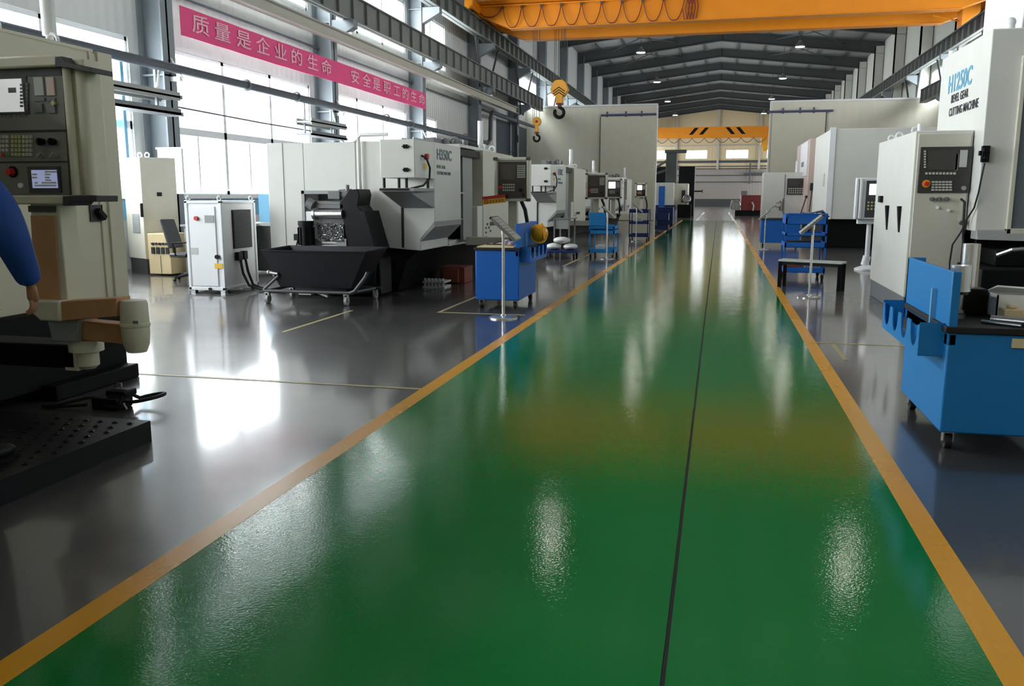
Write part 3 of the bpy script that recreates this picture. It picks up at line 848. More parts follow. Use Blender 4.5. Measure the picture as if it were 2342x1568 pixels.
# ---------------------------------------------------------------- bevel gear machines of the left row
def gear_machine(label, dx=0.0, dy=0.0, screen=None, face=None, model=True, pend=(-3.86, -3.24, 15.0, 1.50, 2.26)):
    X = lambda v: v + dx
    Y = lambda v: v + dy
    t = Thing('gear_cutting_machine', label, 'machine', (X(-6.0), Y(15.5), 0), 'white gear cutting machines of the left row')
    # rear enclosure with the opening for the chip conveyor
    e = MB()
    e.box(X(-7.41), Y(13.42), .22, X(-6.74), Y(18.8), 2.46)
    e.box(X(-6.74), Y(13.42), 1.63, X(-5.72), Y(18.8), 2.46)
    e.box(X(-6.74), Y(13.95), .22, X(-5.72), Y(18.8), 1.63)
    t.part('rear_enclosure', e, M.white, .012)
    t.part('opening_shade', MB().box(X(-6.73), Y(13.92), .25, X(-5.73), Y(13.94), 1.62), M.midgrey)  # dark plate added, the shade of the recess put into its colour
    t.part('opening_frame', MB().box(X(-6.80), Y(13.40), .25, X(-6.74), Y(13.46), 1.68).box(X(-6.80), Y(13.40), 1.62, X(-5.72), Y(13.46), 1.68), M.greypaint, .005)
    t.part('panel_joint', MB().box(X(-7.12), Y(13.412), .25, X(-7.112), Y(13.425), 2.46).box(X(-5.82), Y(13.412), 1.68, X(-5.812), Y(13.425), 2.46), M.greypaint)
    t.part('coolant_pipe', MB().tube([(X(-5.70), Y(13.3), .8), (X(-5.70), Y(13.3), 2.52), (X(-5.66), Y(13.3), 2.56), (X(-5.2), Y(13.3), 2.56)], .03, 10), M.white)
    # front enclosure: chamfered waist below the lettered side
    f = MB()
    f.prism([(X(-5.70), .78), (X(-4.70), .71), (X(-4.70), .90), (X(-4.45), 1.18), (X(-4.45), 1.42), (X(-4.45), 2.44), (X(-5.70), 2.47)], 'y', Y(13.38), Y(14.85))
    t.part('front_enclosure', f, M.white, .012)
    t.part('joint_seal', MB().box(X(-5.02), Y(13.362), .76, X(-4.985), Y(13.385), 1.41), M.rubber)
    t.part('panel_joint', MB().box(X(-5.0), Y(13.37), 1.415, X(-4.45), Y(13.385), 1.425), M.midgrey)
    t.part('waist_recess', MB().prism([(X(-4.452), 1.19), (X(-4.452), 1.10), (X(-4.70), .86), (X(-4.70), .88)], 'y', Y(13.36), Y(14.86)), M.greypaint)
    # electrical box and the wedge it rests on
    bx = t.part('electrical_box', MB().box(X(-5.0), Y(12.46), 1.86, X(-4.452), Y(13.38), 2.43), M.white, .01)
    for z in (1.98, 2.32):
        t.part('hinge', MB().box(X(-4.62), Y(12.43), z - .03, X(-4.60), Y(12.46), z + .03).box(X(-4.58), Y(12.43), z - .03, X(-4.56), Y(12.46), z + .03).box(X(-4.64), Y(12.43), z - .008, X(-4.53), Y(12.46), z + .008), M.black, parent=bx)
    t.part('emergency_stop', MB().cyl((X(-4.455), Y(12.95), 2.19), (X(-4.40), Y(12.95), 2.19), .045), M.red, parent=bx)
    t.part('warning_label', MB().box(X(-4.453), Y(12.88), 2.00, X(-4.447), Y(13.02), 2.09), M.cardyellow, parent=bx)
    sh = t.part('support_wedge', MB().hexa([(X(-5.0), Y(13.36), 1.40), (X(-4.46), Y(13.36), 1.40), (X(-4.46), Y(13.4), 1.40), (X(-5.0), Y(13.4), 1.40)],
                                           [(X(-5.0), Y(12.46), 1.66), (X(-4.56), Y(12.46), 1.66), (X(-4.46), Y(13.4), 1.66), (X(-5.0), Y(13.4), 1.66)])
                .box(X(-5.02), Y(12.44), 1.66, X(-4.46), Y(13.4), 1.71), M.greypaint, .004)
    for x, y in ((-4.96, 12.5), (-4.72, 12.5), (-4.6, 12.5), (-4.5, 13.2)):
        t.part('mounting_bolt', MB().cyl((X(x), Y(y), 1.71), (X(x), Y(y), 1.86), .022, n=10), M.rubber, parent=sh)
    t.part('box_cable', MB().tube([(X(-4.44), Y(12.75), 2.2), (X(-4.38), Y(12.8), 2.16), (X(-4.36), Y(12.9), 2.02), (X(-4.37), Y(12.9), 1.86), (X(-4.42), Y(12.75), 1.75), (X(-4.56), Y(12.42), 1.69), (X(-5.0), Y(12.42), 1.69)], .016, 8), M.rubber)
    # doorway, sliding door and side cabinet
    t.part('door_recess', MB().box(X(-5.6), Y(14.85), .78, X(-5.3), Y(16.35), 2.42), M.midgrey)
    t.part('door_post', MB().box(X(-5.2), Y(15.62), .8, X(-4.62), Y(15.72), 2.4).box(X(-5.25), Y(14.86), 2.3, X(-4.5), Y(16.3), 2.42), M.black)
    t.part('sliding_door', MB().box(X(-4.62), Y(15.35), .78, X(-4.56), Y(15.98), 2.38), M.greypaint, .006)
    t.part('door_window', MB().box(X(-5.05), Y(14.9), 1.0, X(-5.0), Y(15.35), 2.25), M.doorglass)
    t.part('window_bar', MB().cyl((X(-4.75), Y(15.05), 1.2), (X(-4.75), Y(15.05), 2.1), .03).box(X(-4.8), Y(14.86), 1.63, X(-4.55), Y(15.4), 1.66).box(X(-4.8), Y(14.86), 1.16, X(-4.55), Y(15.4), 1.19), M.steel)
    t.part('lower_front', MB().box(X(-5.6), Y(14.85), .70, X(-4.68), Y(18.9), .80).box(X(-5.2), Y(16.0), .72, X(-4.47), Y(16.45), 1.4), M.white, .008)
    cb = t.part('side_cabinet', MB().box(X(-5.6), Y(16.36), .66, X(-4.45), Y(18.85), 2.46), M.beige, .012)
    t.part('cabinet_lid', MB().box(X(-5.65), Y(15.3), 2.46, X(-4.6), Y(17.6), 2.52), M.white, .006, parent=cb)
    for y in (17.2, 18.0):
        t.part('lifting_eye', MB().ring((X(-4.7), Y(y), 2.56), .06, .018, 'y', 12), M.coolwhite, parent=cb)
    lt = MB()
    for i in range(3):
        lt.box(X(-4.449), Y(16.6 + i * .12), 1.02 - i * .07, X(-4.444), Y(16.7 + i * .12), 1.06 - i * .07).box(X(-4.449), Y(16.5), .95 - i * .09, X(-4.444), Y(16.58), .99 - i * .09)
    for i in range(5):
        lt.box(X(-4.449), Y(16.85 + i * .16), 1.0, X(-4.444), Y(16.97 + i * .16), 1.08)
    t.part('maker_lettering', lt, M.ink, parent=cb)
    tower_lamp(t, X(-4.65), Y(16.9), 2.5, 3.05, .055)
    pt = MB()
    pt.box(X(-5.3), Y(17.0), 2.5, X(-5.1), Y(18.2), 2.62)
    for i in range(4):
        pt.cyl((X(-5.3 + .12 * i), Y(15.9 + .3 * i), 2.5), (X(-5.3 + .12 * i), Y(15.9 + .3 * i), 2.68), .05)
    pt.ring((X(-5.0), Y(16.3), 2.62), .08, .025, 'y', 14).box(X(-5.35), Y(15.6), 2.5, X(-5.2), Y(16.8), 2.66)
    t.part('roof_valves', pt, M.midgrey)
    # base
    t.part('machine_bed', MB().box(X(-7.2), Y(13.7), .0, X(-5.62), Y(18.7), .75).prism([(X(-5.62), 0), (X(-5.2), 0), (X(-5.05), .5), (X(-4.78), .72), (X(-5.62), .78)], 'y', Y(13.6), Y(18.8)), M.blackbase, .02)
    t.part('drain_handle', MB().cyl((X(-5.35), Y(13.56), .34), (X(-5.35), Y(13.56), .58), .018, n=8), M.steel)
    if model:
        lettering('H350C', .235, (X(-4.445), Y(13.50), 2.13), (0, 1, 0), (0, 0, 1), M.inkgrey, 'model_number', t, thick=.004, sx=1.18)
        lettering('BEVEL GEAR', .075, (X(-4.445), Y(13.50), 2.02), (0, 1, 0), (0, 0, 1), M.inkgrey, 'machine_title', t, sx=1.1)
        lettering('CUTTING MACHINE', .075, (X(-4.445), Y(13.50), 1.92), (0, 1, 0), (0, 0, 1), M.inkgrey, 'machine_title', t, sx=1.1)
    # pendant on its column
    x0, x1, yp, z0, z1 = pend
    t.part('pendant_column', MB().box(X(x0 + .2), Y(yp + .14), .75, X(x0 + .36), Y(yp + .26), z0 + .3).box(X(-4.5), Y(yp + .3), .70, X(x0 + .4), Y(yp + .45), .85).box(X(x0 + .2), Y(yp + .14), .7, X(x0 + .4), Y(yp + .45), .85), M.beige, .01)
    t.part('pendant_hose', MB().tube([(X(x0 + .45), Y(yp + .1), z0), (X(x0 + .52), Y(yp + .1), z0 - .15), (X(x0 + .56), Y(yp + .12), z0 - .4), (X(x0 + .5), Y(yp + .3), .8), (X(x0 - .3), Y(yp + .7), .78)], .035, 8), M.rubber)
    pendant(t, X(x0), X(x1), Y(yp), z0, z1, screen or M.scrn_brown, face)
    return t
gear_machine('large white gear cutting machine behind the chip cart, first of the left row')
gear_machine('second white gear cutting machine of the left row, behind the yellow hard hat', dy=10.85)
gear_machine('third white gear cutting machine of the left row, bright white screen', dx=-.55, dy=19.9, screen=M.scrn_white, face=M.dkgrey)
gear_machine('farthest white gear cutting machine of the left row, small lit screen', dx=-.25, dy=29.5, screen=M.scrn_white, face=M.panelbrown, pend=(-3.66, -3.14, 12.6, 1.52, 2.2))

# yellow card stuck on the first pendant
wc = MB().obox((-3.86, 14.90, 1.53), .42, .012, .14, 0, 0, R(-6)).m(1).obox((-3.86, 14.893, 1.575), .42, .006, .05, 0, 0, R(-6)).ring((-4.0, 14.892, 1.495), .03, .007, 'y', 12)
for i in range(5):
    wc.obox((-3.92 + i * .055, 14.892, 1.505 + i * .006), .036, .004, .008).obox((-3.92 + i * .055, 14.892, 1.482 + i * .006), .03, .004, .008).obox((-3.92 + i * .055, 14.892, 1.494 + i * .006), .008, .004, .04)
single('warning_card', wc, [M.cardyellow, M.red],
       'yellow and red card hung on the lower edge of the first control pendant', 'card', (-3.86, 14.9, 1.46))

# ---------------------------------------------------------------- chip conveyor
cv = Thing('chip_conveyor', 'black chip conveyor rising behind the tipping cart with shiny drum', 'conveyor', (-5.9, 12.95, 0))
Yc = 12.75
P = lambda x, y: (at(x, y, Y=Yc).x, at(x, y, Y=Yc).z)
cas = [P(x, y) for x, y in [(788, 448), (797, 434), (818, 432), (822, 445), (818, 470), (828, 484), (838, 500), (856, 568), (858, 600), (856, 650), (800, 650), (792, 590), (790, 545), (784, 500), (776, 478), (776, 462)]]
cv.part('conveyor_casing', MB().prism(cas, 'y', Yc, Yc + .5), M.black, .012)
cv.part('casing_rib', MB().prism([P(x, y) for x, y in [(826, 484), (836, 482), (862, 572), (852, 574)]], 'y', Yc - .04, Yc + .55), M.black, .006)
x0, x1 = P(722, 480)[0], P(784, 480)[0]
cv.part('discharge_drum', MB().cyl((x0, Yc + .0, P(752, 489)[1]), (x1, Yc + .0, P(752, 489)[1]), .07, n=24).cyl((x0 - .04, Yc, P(752, 489)[1]), (x0, Yc, P(752, 489)[1]), .09), M.chrome)
cv.part('drum_guard', MB().cyl((x0 - .08, Yc + .05, P(752, 466)[1]), (x1 + .1, Yc + .05, P(752, 466)[1]), .045).box(x0, Yc, P(752, 476)[1], x1, Yc + .2, P(752, 468)[1]).cyl((x0 - .12, Yc - .02, P(752, 462)[1]), (x0 - .02, Yc - .02, P(752, 470)[1]), .08), M.midgrey)
z1, z2, z3 = P(752, 497)[1], P(752, 545)[1], P(752, 574)[1]
cv.part('chip_screen', MB().hexa([(x0 + .05, Yc - .04, z2), (x1 + .02, Yc - .04, z2), (x1 + .02, Yc + .1, z2), (x0 + .05, Yc + .1, z2)], [(x0, Yc + .02, z1), (x1, Yc + .02, z1), (x1, Yc + .16, z1), (x0, Yc + .16, z1)]), M.chips)
ck = MB(); rc = random.Random(3)
for i in range(170):
    fx_ = rc.uniform(x0 + .03, x1); fz_ = z2 + (z1 - z2) * (rc.random() ** 1.7) * .8 - .03
    ck.obox((fx_, Yc - .035 + .05 * (fz_ - z2) / (z1 - z2) - rc.uniform(0, .03), fz_), rc.uniform(.015, .05), .012, rc.uniform(.008, .02), rc.uniform(0, 3), rc.uniform(0, 3), rc.uniform(0, 3))
o_ = cv.part('metal_chips', ck, M.zinc); o_['kind'] = 'stuff'
bl = MB()
for i in range(9):
    z = z2 - (z2 - z3 + .25) * i / 9
    bl.box(x0 + .08, Yc + .0, z - .02, x1 - .12, Yc + .05, z).box(x0 + .08, Yc + .02, z - .035, x1 - .12, Yc + .06, z - .02)
cv.part('hinged_belt', bl, M.zinc)
cv.part('side_flange', MB().box(x1 - .12, Yc - .02, z3 - .3, x1 + .05, Yc + .04, z2).box(x0 - .06, Yc, z3 - .3, x0 + .06, Yc + .05, z2), M.greypaint)
gm = MB(); a = P(748, 437); b = P(790, 455)
gm.box(a[0], Yc + .02, b[1], a[0] + .2, Yc + .25, a[1]).cyl((a[0] + .15, Yc + .14, (a[1] + b[1]) / 2), (b[0] + .05, Yc + .14, (a[1] + b[1]) / 2 + .01), .09).cyl((a[0] + .32, Yc + .06, b[1] + .12), (a[0] + .32, Yc + .06, b[1] + .22), .03)
cv.part('drive_motor', gm, M.midgrey, .006)
mo = P(706, 506); mb_ = P(706, 566)
pm = MB().cyl((mo[0], Yc - .1, mb_[1] + .05), (mo[0], Yc - .1, mo[1] - .06), .115, n=20).cyl((mo[0], Yc - .1, mo[1] - .06), (mo[0], Yc - .1, mo[1] + .01), .125, n=20).cyl((mo[0], Yc - .1, mb_[1] - .05), (mo[0], Yc - .1, mb_[1] + .06), .07)
for i in range(10):
    q = 2 * math.pi * i / 10
    pm.obox((mo[0] + .12 * math.cos(q), Yc - .1 + .12 * math.sin(q), (mo[1] + mb_[1]) / 2 - .02), .03, .008, .28, q)
cv.part('coolant_pump', pm.box(mo[0] - .2, Yc - .14, mb_[1] + .12, mo[0] - .1, Yc - .02, mb_[1] + .22), M.black)
cv.part('pump_cable', MB().tube([(mo[0] - .15, Yc - .1, mb_[1] + .12), (mo[0] - .2, Yc - .1, mb_[1] - .02), (mo[0] - .26, Yc - .1, mb_[1] - .12), (mo[0] - .28, Yc - .05, mb_[1] - .3)], .014, 6), M.rubber)
cv.part('flow_gauge', MB().box(x0 - .22, Yc + .1, P(752, 525)[1], x0 - .1, Yc + .14, P(752, 484)[1]), M.coolwhite)
cv.part('coolant_tank', MB().box(-6.65, 12.75, 0.03, -5.72, 13.35, .5).box(-5.72, 12.85, .03, -5.2, 13.35, .62), M.black, .02)

# ---------------------------------------------------------------- tipping chip cart
def caster(t, x, y, z, r=.055, name='caster', m=None):
    f = MB().box(x - .03, y - .04, z - .012, x + .03, y + .04, z).box(x - .032, y - .02, r, x - .024, y + .03, z).box(x + .024, y - .02, r, x + .032, y + .03, z)
    f.cyl((x - .035, y + .01, r), (x + .035, y + .01, r), .012, n=8).m(1).cyl((x - .02, y + .01, r), (x + .02, y + .01, r), r, n=18)
    return t.part(name, f, [M.zinc, m or M.rubber])
cc = Thing('chip_cart', 'dark tipping chip cart on casters in front of the conveyor', 'cart', (-5.8, 12.1, 0))
f0, f1 = 11.62, 12.5
tz = .79
hop = MB()
T = [(-6.58, f0, tz), (-4.93, f0 + .02, tz), (-4.93, f1, tz + .02), (-6.58, f1, tz + .02)]
B = [(-6.36, f0 + .12, .25), (-5.22, f0 + .12, .25), (-5.22, f1 - .2, .25), (-6.36, f1 - .2, .25)]
th = .015
def inset(q, c, k): return [tuple(Vector(p) + (Vector(c) - Vector(p)) * k) for p in q]
ct, cb_ = (-5.75, 12.06, tz), (-5.8, 12.06, .25)
Ti, Bi = inset(T, ct, .03), inset(B, cb_, .03)
Bi = [(p[0], p[1], .27) for p in Bi]
hop.add(T + B + Ti + Bi, [(4, 5, 6, 7)] + [(i, (i + 1) % 4, 4 + (i + 1) % 4, 4 + i) for i in range(4)] +
        [(8 + i, 12 + i, 12 + (i + 1) % 4, 8 + (i + 1) % 4) for i in range(4)] + [(i, 8 + i, 8 + (i + 1) % 4, (i + 1) % 4) for i in range(4)] + [(15, 14, 13, 12)])
cc.part('hopper', hop, M.navy)
cc.part('hopper_rim', MB().tube([T[0], T[1], T[2], T[3], T[0]], .014, 6), M.navy)
fr = MB().tube([(-6.6, f0 + .05, .19), (-5.15, f0 + .05, .19)], .025, 8).tube([(-6.6, f1 - .1, .19), (-5.0, f1 - .1, .19)], .025, 8).tube([(-6.55, f0 + .05, .19), (-6.55, f1 - .1, .19)], .025).tube([(-5.2, f0 + .05, .19), (-5.1, f1 - .1, .19)], .025)
fr.tube([(-5.2, f0 + .03, .19), (-5.12, f0 + .03, .22), (-4.96, f0 + .05, .42), (-4.92, f0 + .05, .5)], .03, 8).tube([(-6.6, f0 + .05, .2), (-6.34, f0 + .05, .42)], .02)
cc.part('trolley_frame', fr, M.dkgrey)
cc.part('tipping_latch', MB().cyl((-6.5, f0 + .05, .47), (-6.35, f0 + .05, .45), .02).ball((-6.5, f0 + .05, .47), .03).box(-6.05, f0 + .1, .14, -5.85, f0 + .2, .2).cyl((-5.75, f0 + .15, .17), (-5.6, f0 + .15, .12), .025), M.zinc)
for x, y in ((-6.55, f0 + .08), (-5.28, f0 + .08), (-5.2, f1 + .12), (-6.5, f1 - .12)):
    caster(cc, x, y, .17, .065, m=M.greypaint)

# ---------------------------------------------------------------- chiller
ch = Thing('coolant_chiller', 'white free standing chiller with dark grille on its side', 'chiller', (-8.2, 13.2, 0))
cx0, cx1, cy0, cy1 = -8.5, -7.87, 12.68, 13.72
bd = ch.part('cabinet_body', MB().box(cx0, cy0, .06, cx1, cy1, 1.49), M.coolwhite, .012)
ch.part('corner_frame', MB().box(cx0 - .02, cy0 - .02, .04, cx0 + .03, cy0 + .03, 1.52).box(cx1 - .03, cy0 - .02, .04, cx1 + .02, cy0 + .03, 1.52).box(cx1 - .03, cy1 - .03, .04, cx1 + .02, cy1 + .02, 1.52)
        .box(cx0 - .02, cy0 - .02, 1.47, cx1 + .02, cy1 + .02, 1.51).box(cx0 - .02, cy0 - .02, .05, cx1 + .02, cy1 + .02, .10), M.coolwhite, .006)
ch.part('front_panel', MB().box(cx0 + .06, cy0 - .022, .12, cx1 - .1, cy0, 1.42), M.coolwhite, .006)
pt = lambda x, y: at(x, y, Y=cy0 - .02)
for (x, y, r, m_, nm) in ((450, 499, .035, M.red, 'indicator_lamp'), (498, 587, .035, M.black, 'rotary_switch'), (482, 660, .02, M.black, 'drain_plug')):
    q = pt(x, y); ch.part(nm, MB().cyl((q.x, cy0 - .06, q.z), (q.x, cy0 - .02, q.z), r), m_, parent=bd)
q0, q1 = pt(468, 492), pt(490, 509); ch.part('display', MB().box(q0.x, cy0 - .03, q1.z, q1.x, cy0 - .02, q0.z), M.greypaint, parent=bd)
q0, q1 = pt(491, 602), pt(510, 614); ch.part('warning_label', MB().box(q0.x, cy0 - .027, q1.z, q1.x, cy0 - .02, q0.z), M.cardyellow, parent=bd)
q0, q1 = pt(436, 566), pt(454, 582); ch.part('rating_label', MB().box(q0.x, cy0 - .026, q1.z, q1.x, cy0 - .02, q0.z), M.papergrey, parent=bd)
gr = MB().box(cx1, 13.0, .72, cx1 + .02, 13.58, 1.36)
for i in range(26): gr.m(1).box(cx1 + .015, 13.02, .74 + i * .0235, cx1 + .03, 13.56, .75 + i * .0235)
ch.part('air_grille', gr, [M.black, M.dkgrey])
ch.part('socket_block', MB().box(cx1, 13.02, .52, cx1 + .08, 13.16, .66).box(cx1, 13.2, .53, cx1 + .08, 13.32, .67), M.black, .01)
ch.part('power_cables', MB().tube([(cx1 + .06, 13.1, .54), (cx1 + .1, 13.1, .3), (cx1 + .2, 13.1, .1), (cx1 + .5, 13.05, .03), (cx1 + .9, 13.0, .03)], .022, 8).tube([(cx1 + .06, 13.26, .54), (cx1 + .1, 13.26, .32), (cx1 + .22, 13.2, .1), (cx1 + .5, 13.15, .03), (cx1 + .9, 13.05, .03)], .022, 8), M.rubber)
ch.part('lifting_eye', MB().ring((cx0 + .03, cy0 + .03, 1.55), .035, .012, 'y', 12).ring((cx1 - .03, cy0 + .03, 1.55), .035, .012, 'y', 12).ring((cx1 - .03, cy1 - .03, 1.55), .035, .012, 'y', 12), M.zinc)
ch.part('foot', MB().box(cx0, cy0, 0, cx0 + .08, cy0 + .08, .06).box(cx1 - .08, cy0, 0, cx1, cy0 + .08, .06).box(cx0, cy1 - .08, 0, cx0 + .08, cy1, .06).box(cx1 - .08, cy1 - .08, 0, cx1, cy1, .06), M.zinc)

# ---------------------------------------------------------------- cabinets and desk by the window column
ec1 = Thing('electrical_cabinet', 'tall pale grey electrical cabinet in front of the blue framed window', 'cabinet', (-11.6, 16.2, 0))
ec1.part('cabinet_body', MB().prism([(-12.12, 15.95), (-11.42, 15.55), (-11.05, 16.2), (-11.75, 16.6)], 'z', .3, 2.36), M.beige, .012)
ec1.part('plinth', MB().prism([(-12.1, 15.97), (-11.43, 15.58), (-11.07, 16.19), (-11.74, 16.58)], 'z', 0, .3), M.dkgrey)
ec1.part('door_handle', MB().obox((-11.43, 15.53, 1.3), .05, .05, .28, R(-30)), M.black, .01)
fn = MB()
for i in range(7): fn.obox((-11.72, 15.715, .86 + i * .05), .3, .012, .03, R(-30))
fn.obox((-11.72, 15.72, 1.02), .34, .01, .4, R(-30))
ec1.part('filter_grille', fn, M.greypaint)
ec1.part('lifting_eye', MB().ring((-11.62, 15.85, 2.41), .05, .015, 'y', 12).ring((-11.45, 15.85, 2.41), .05, .015, 'y', 12), M.coolwhite)
ec1.part('door_switch', MB().obox((-11.24, 15.87, 1.62), .1, .03, .08, R(60)), M.black)
single('white_board', MB().box(-12.25, 17.33, 1.66, -11.65, 17.4, 2.62).box(-12.28, 17.31, 1.63, -11.62, 17.33, 1.67).box(-12.28, 17.31, 2.61, -11.62, 17.33, 2.65), M.coolwhite,
       'narrow white board fixed to the nearest grey column', 'board', (-11.95, 17.35, 1.66))
dk = Thing('control_desk', 'low beige control unit with buttons beside the office chair', 'control unit', (-10.95, 15.6, 0))
d0, d1 = at(337, 540, Y=15.3), at(393, 622, Y=15.3)
bd = dk.part('cabinet_body', MB().box(d0.x, 15.3, .03, d1.x, 15.9, .84), M.cream, .012)
bt = MB()
for i in range(5): bt.box(d0.x + .09 + i * .08, 15.27, .62, d0.x + .13 + i * .08, 15.3, .66)
for i in range(4): bt.box(d0.x + .08 + i * .11, 15.28, .44, d0.x + .15 + i * .11, 15.3, .57)
dk.part('button_plate', bt, M.ink, parent=bd)
dk.part('door_joint', MB().box(d0.x + .27, 15.29, .05, d0.x + .275, 15.3, .4), M.midgrey, parent=bd)
ds = Thing('work_desk', 'grey desk behind the office chair by the column', 'desk', (-9.9, 15.9, 0))
ds.part('desk_top', MB().box(-10.55, 15.5, .98, -9.2, 16.2, 1.02), M.greypaint)
ds.part('desk_panel', MB().box(-10.5, 16.1, 0, -9.25, 16.15, .98).box(-9.3, 15.55, 0, -9.25, 16.15, .98).box(-10.5, 15.55, 0, -10.45, 16.15, .98), M.greypaint)
fan = Thing('desk_fan', 'round white desk fan behind the office chair', 'fan', (-10.35, 15.7, 1.02))
fan.part('guard', MB().ring((-10.35, 15.66, 1.3), .17, .01, 'y', 24).ring((-10.35, 15.66, 1.3), .11, .006, 'y', 24).ring((-10.35, 15.66, 1.3), .06, .006, 'y', 20)
         .cyl((-10.52, 15.66, 1.3), (-10.18, 15.66, 1.3), .006).cyl((-10.35, 15.66, 1.13), (-10.35, 15.66, 1.47), .006).cyl((-10.47, 15.66, 1.18), (-10.23, 15.66, 1.42), .006).cyl((-10.47, 15.66, 1.42), (-10.23, 15.66, 1.18), .006), M.coolwhite)
bl = MB()
for i in range(3):
    q = 2 * math.pi * i / 3
    bl.obox((-10.35 + .08 * math.cos(q), 15.7, 1.3 + .08 * math.sin(q)), .14, .012, .09, 0, 0, -q)
fan.part('blade', bl, M.papergrey)
fan.part('stand', MB().cyl((-10.35, 15.76, 1.02), (-10.35, 15.76, 1.28), .02).cyl((-10.35, 15.72, 1.02), (-10.35, 15.72, 1.05), .1).cyl((-10.35, 15.7, 1.3), (-10.35, 15.82, 1.3), .06), M.coolwhite)
oc = Thing('office_chair', 'black office chair beside the white chiller', 'chair', (-9.8, 14.5, 0))
cxx, cyy = -9.72, 14.5
oc.part('backrest', MB().hexa([(cxx - .3, cyy - .2, .62), (cxx - .24, cyy - .2, .62), (cxx - .24, cyy + .22, .62), (cxx - .3, cyy + .22, .62)], [(cxx - .46, cyy - .2, 1.16), (cxx - .41, cyy - .2, 1.16), (cxx - .41, cyy + .22, 1.16), (cxx - .46, cyy + .22, 1.16)]), M.dkgrey, .02)
oc.part('seat', MB().box(cxx - .28, cyy - .22, .45, cxx + .24, cyy + .24, .53), M.dkgrey, .03)
oc.part('back_arm', MB().tube([(cxx - .2, cyy, .45), (cxx - .3, cyy, .5), (cxx - .32, cyy, .7)], .03), M.black)
for sy in (-.26, .27):
    oc.part('armrest', MB().tube([(cxx - .1, cyy + sy, .48), (cxx - .16, cyy + sy, .72), (cxx + .16, cyy + sy, .74), (cxx + .2, cyy + sy, .6), (cxx + .1, cyy + sy, .48)], .018), M.black)
oc.part('gas_column', MB().cyl((cxx, cyy, .1), (cxx, cyy, .46), .03), M.black)
lg = MB()
for i in range(5):
    q = 2 * math.pi * i / 5 + .4
    lg.tube([(cxx, cyy, .12), (cxx + .3 * math.cos(q), cyy + .3 * math.sin(q), .07)], .022)
    lg.ball((cxx + .3 * math.cos(q), cyy + .3 * math.sin(q), .032), .032)
oc.part('star_base', lg, M.black)
# workbench and crates glimpsed behind the chiller
wb = Thing('blue_workbench', 'blue workbench glimpsed between the chiller and the big machine', 'bench', (-8.3, 16.5, 0))
wb.part('bench_top', MB().box(-9.6, 16.2, .98, -7.6, 17.0, 1.04), M.greypaint)
wb.part('bench_frame', MB().box(-9.55, 16.25, .05, -7.65, 16.9, .98), M.dkgrey)
wb.part('back_panel', MB().box(-9.6, 16.95, 1.04, -7.6, 17.0, 1.62), M.bluetrim)
single('cardboard_box', MB().box(-8.15, 16.25, 1.04, -7.75, 16.65, 1.28), M.tan, 'cardboard box on the blue bench behind the chiller', 'box', (-7.9, 16.4, 1.04), bevel=.01)
# ---------------------------------------------------------------- near left machine with its pendant, step and foot switch
nm = Thing('gear_grinding_machine', 'large warm grey machine filling the left edge of the picture', 'machine', (-6, 5, 0))
nm.part('machine_housing', MB().box(-8.4, -.6, .68, -5.2, 6.72, 2.79), M.nearbeige, .02)  # lengthened unseen past the camera to block low window light
nm.part('corner_trim', MB().box(-5.24, 6.50, .66, -5.185, 6.53, 2.79).box(-5.24, 6.60, .60, -5.18, 6.78, 2.80), M.nearbeige, .004)
nm.part('roof_edge', MB().box(-8.4, -.6, 2.79, -5.3, 5.3, 2.86).box(-5.42, 5.3, 2.79, -5.22, 6.6, 2.82), M.nearbeige, .006)
nm.part('machine_bed', MB().box(-8.4, -.6, 0, -5.3, 6.66, .68).box(-5.3, 4.3, .08, -5.14, 6.64, .70), M.blackbase, .015)
nm.part('bed_foot', MB().box(-5.2, 5.6, .0, -5.0, 6.6, .12), M.blackbase, .01)
q = at(218, 487, X=-5.2)
sw = nm.part('main_switch', MB().box(-5.2, q.y - .075, q.z - .07, -5.185, q.y + .075, q.z + .07), M.dkgrey)
nm.part('switch_handle', MB().obox((-5.16, q.y + .02, q.z - .01), .05, .11, .05, 0, R(-40)), M.black, .008, parent=sw)
q = at(112, 60, X=-5.45)
nm.part('signal_lamp', MB().cyl((q.x, q.y, 2.84), (q.x, q.y, 2.90), .03).cyl((q.x, q.y, 2.9), (q.x, q.y, 3.7), .055, n=18).box(q.x - .05, q.y - .05, 2.79, q.x + .05, q.y + .05, 2.86), M.coolwhite)
for yy in (5.75, 6.35): nm.part('lifting_lug', MB().ring((-5.4, yy, 2.86), .05, .016, 'y', 12), M.coolwhite)
# pendant, seen almost square on
yf = 4.75
Q = lambda x, y, d=0.0: at(x, y, Y=yf - d)
X0 = -4.66
xr = Q(158, 300).x
hs = nm.part('control_pendant', MB().box(X0, yf, 1.56, xr + .14, yf + .16, 2.43), M.nearbeige, .012)
nm.part('panel_face', MB().prism([(X0 + .05, Q(0, 444).z), (Q(164, 444).x, Q(0, 444).z), (Q(148, 172).x, Q(0, 172).z), (X0 + .05, Q(0, 172).z)], 'y', yf - .02, yf), M.panelgrey, parent=hs)
nm.part('panel_top_band', MB().box(X0 + .05, yf - .024, Q(0, 178).z, Q(147, 178).x, yf - .018, Q(0, 160).z), M.dkgrey, parent=hs)
nm.part('top_bar', MB().box(X0, yf - .06, Q(0, 160).z, Q(147, 150).x, yf + .1, Q(0, 134).z), M.nearbeige, .012, parent=hs)
nm.part('bottom_bar', MB().box(X0, yf - .06, Q(0, 467).z, Q(166, 450).x, yf + .1, Q(0, 446).z), M.nearbeige, .012, parent=hs)
nm.part('side_rail', MB().cyl((Q(163, 300).x + .02, yf - .02, Q(0, 446).z), (Q(163, 300).x + .02, yf - .02, Q(0, 163).z), .026, n=14), M.nearbeige, parent=hs)
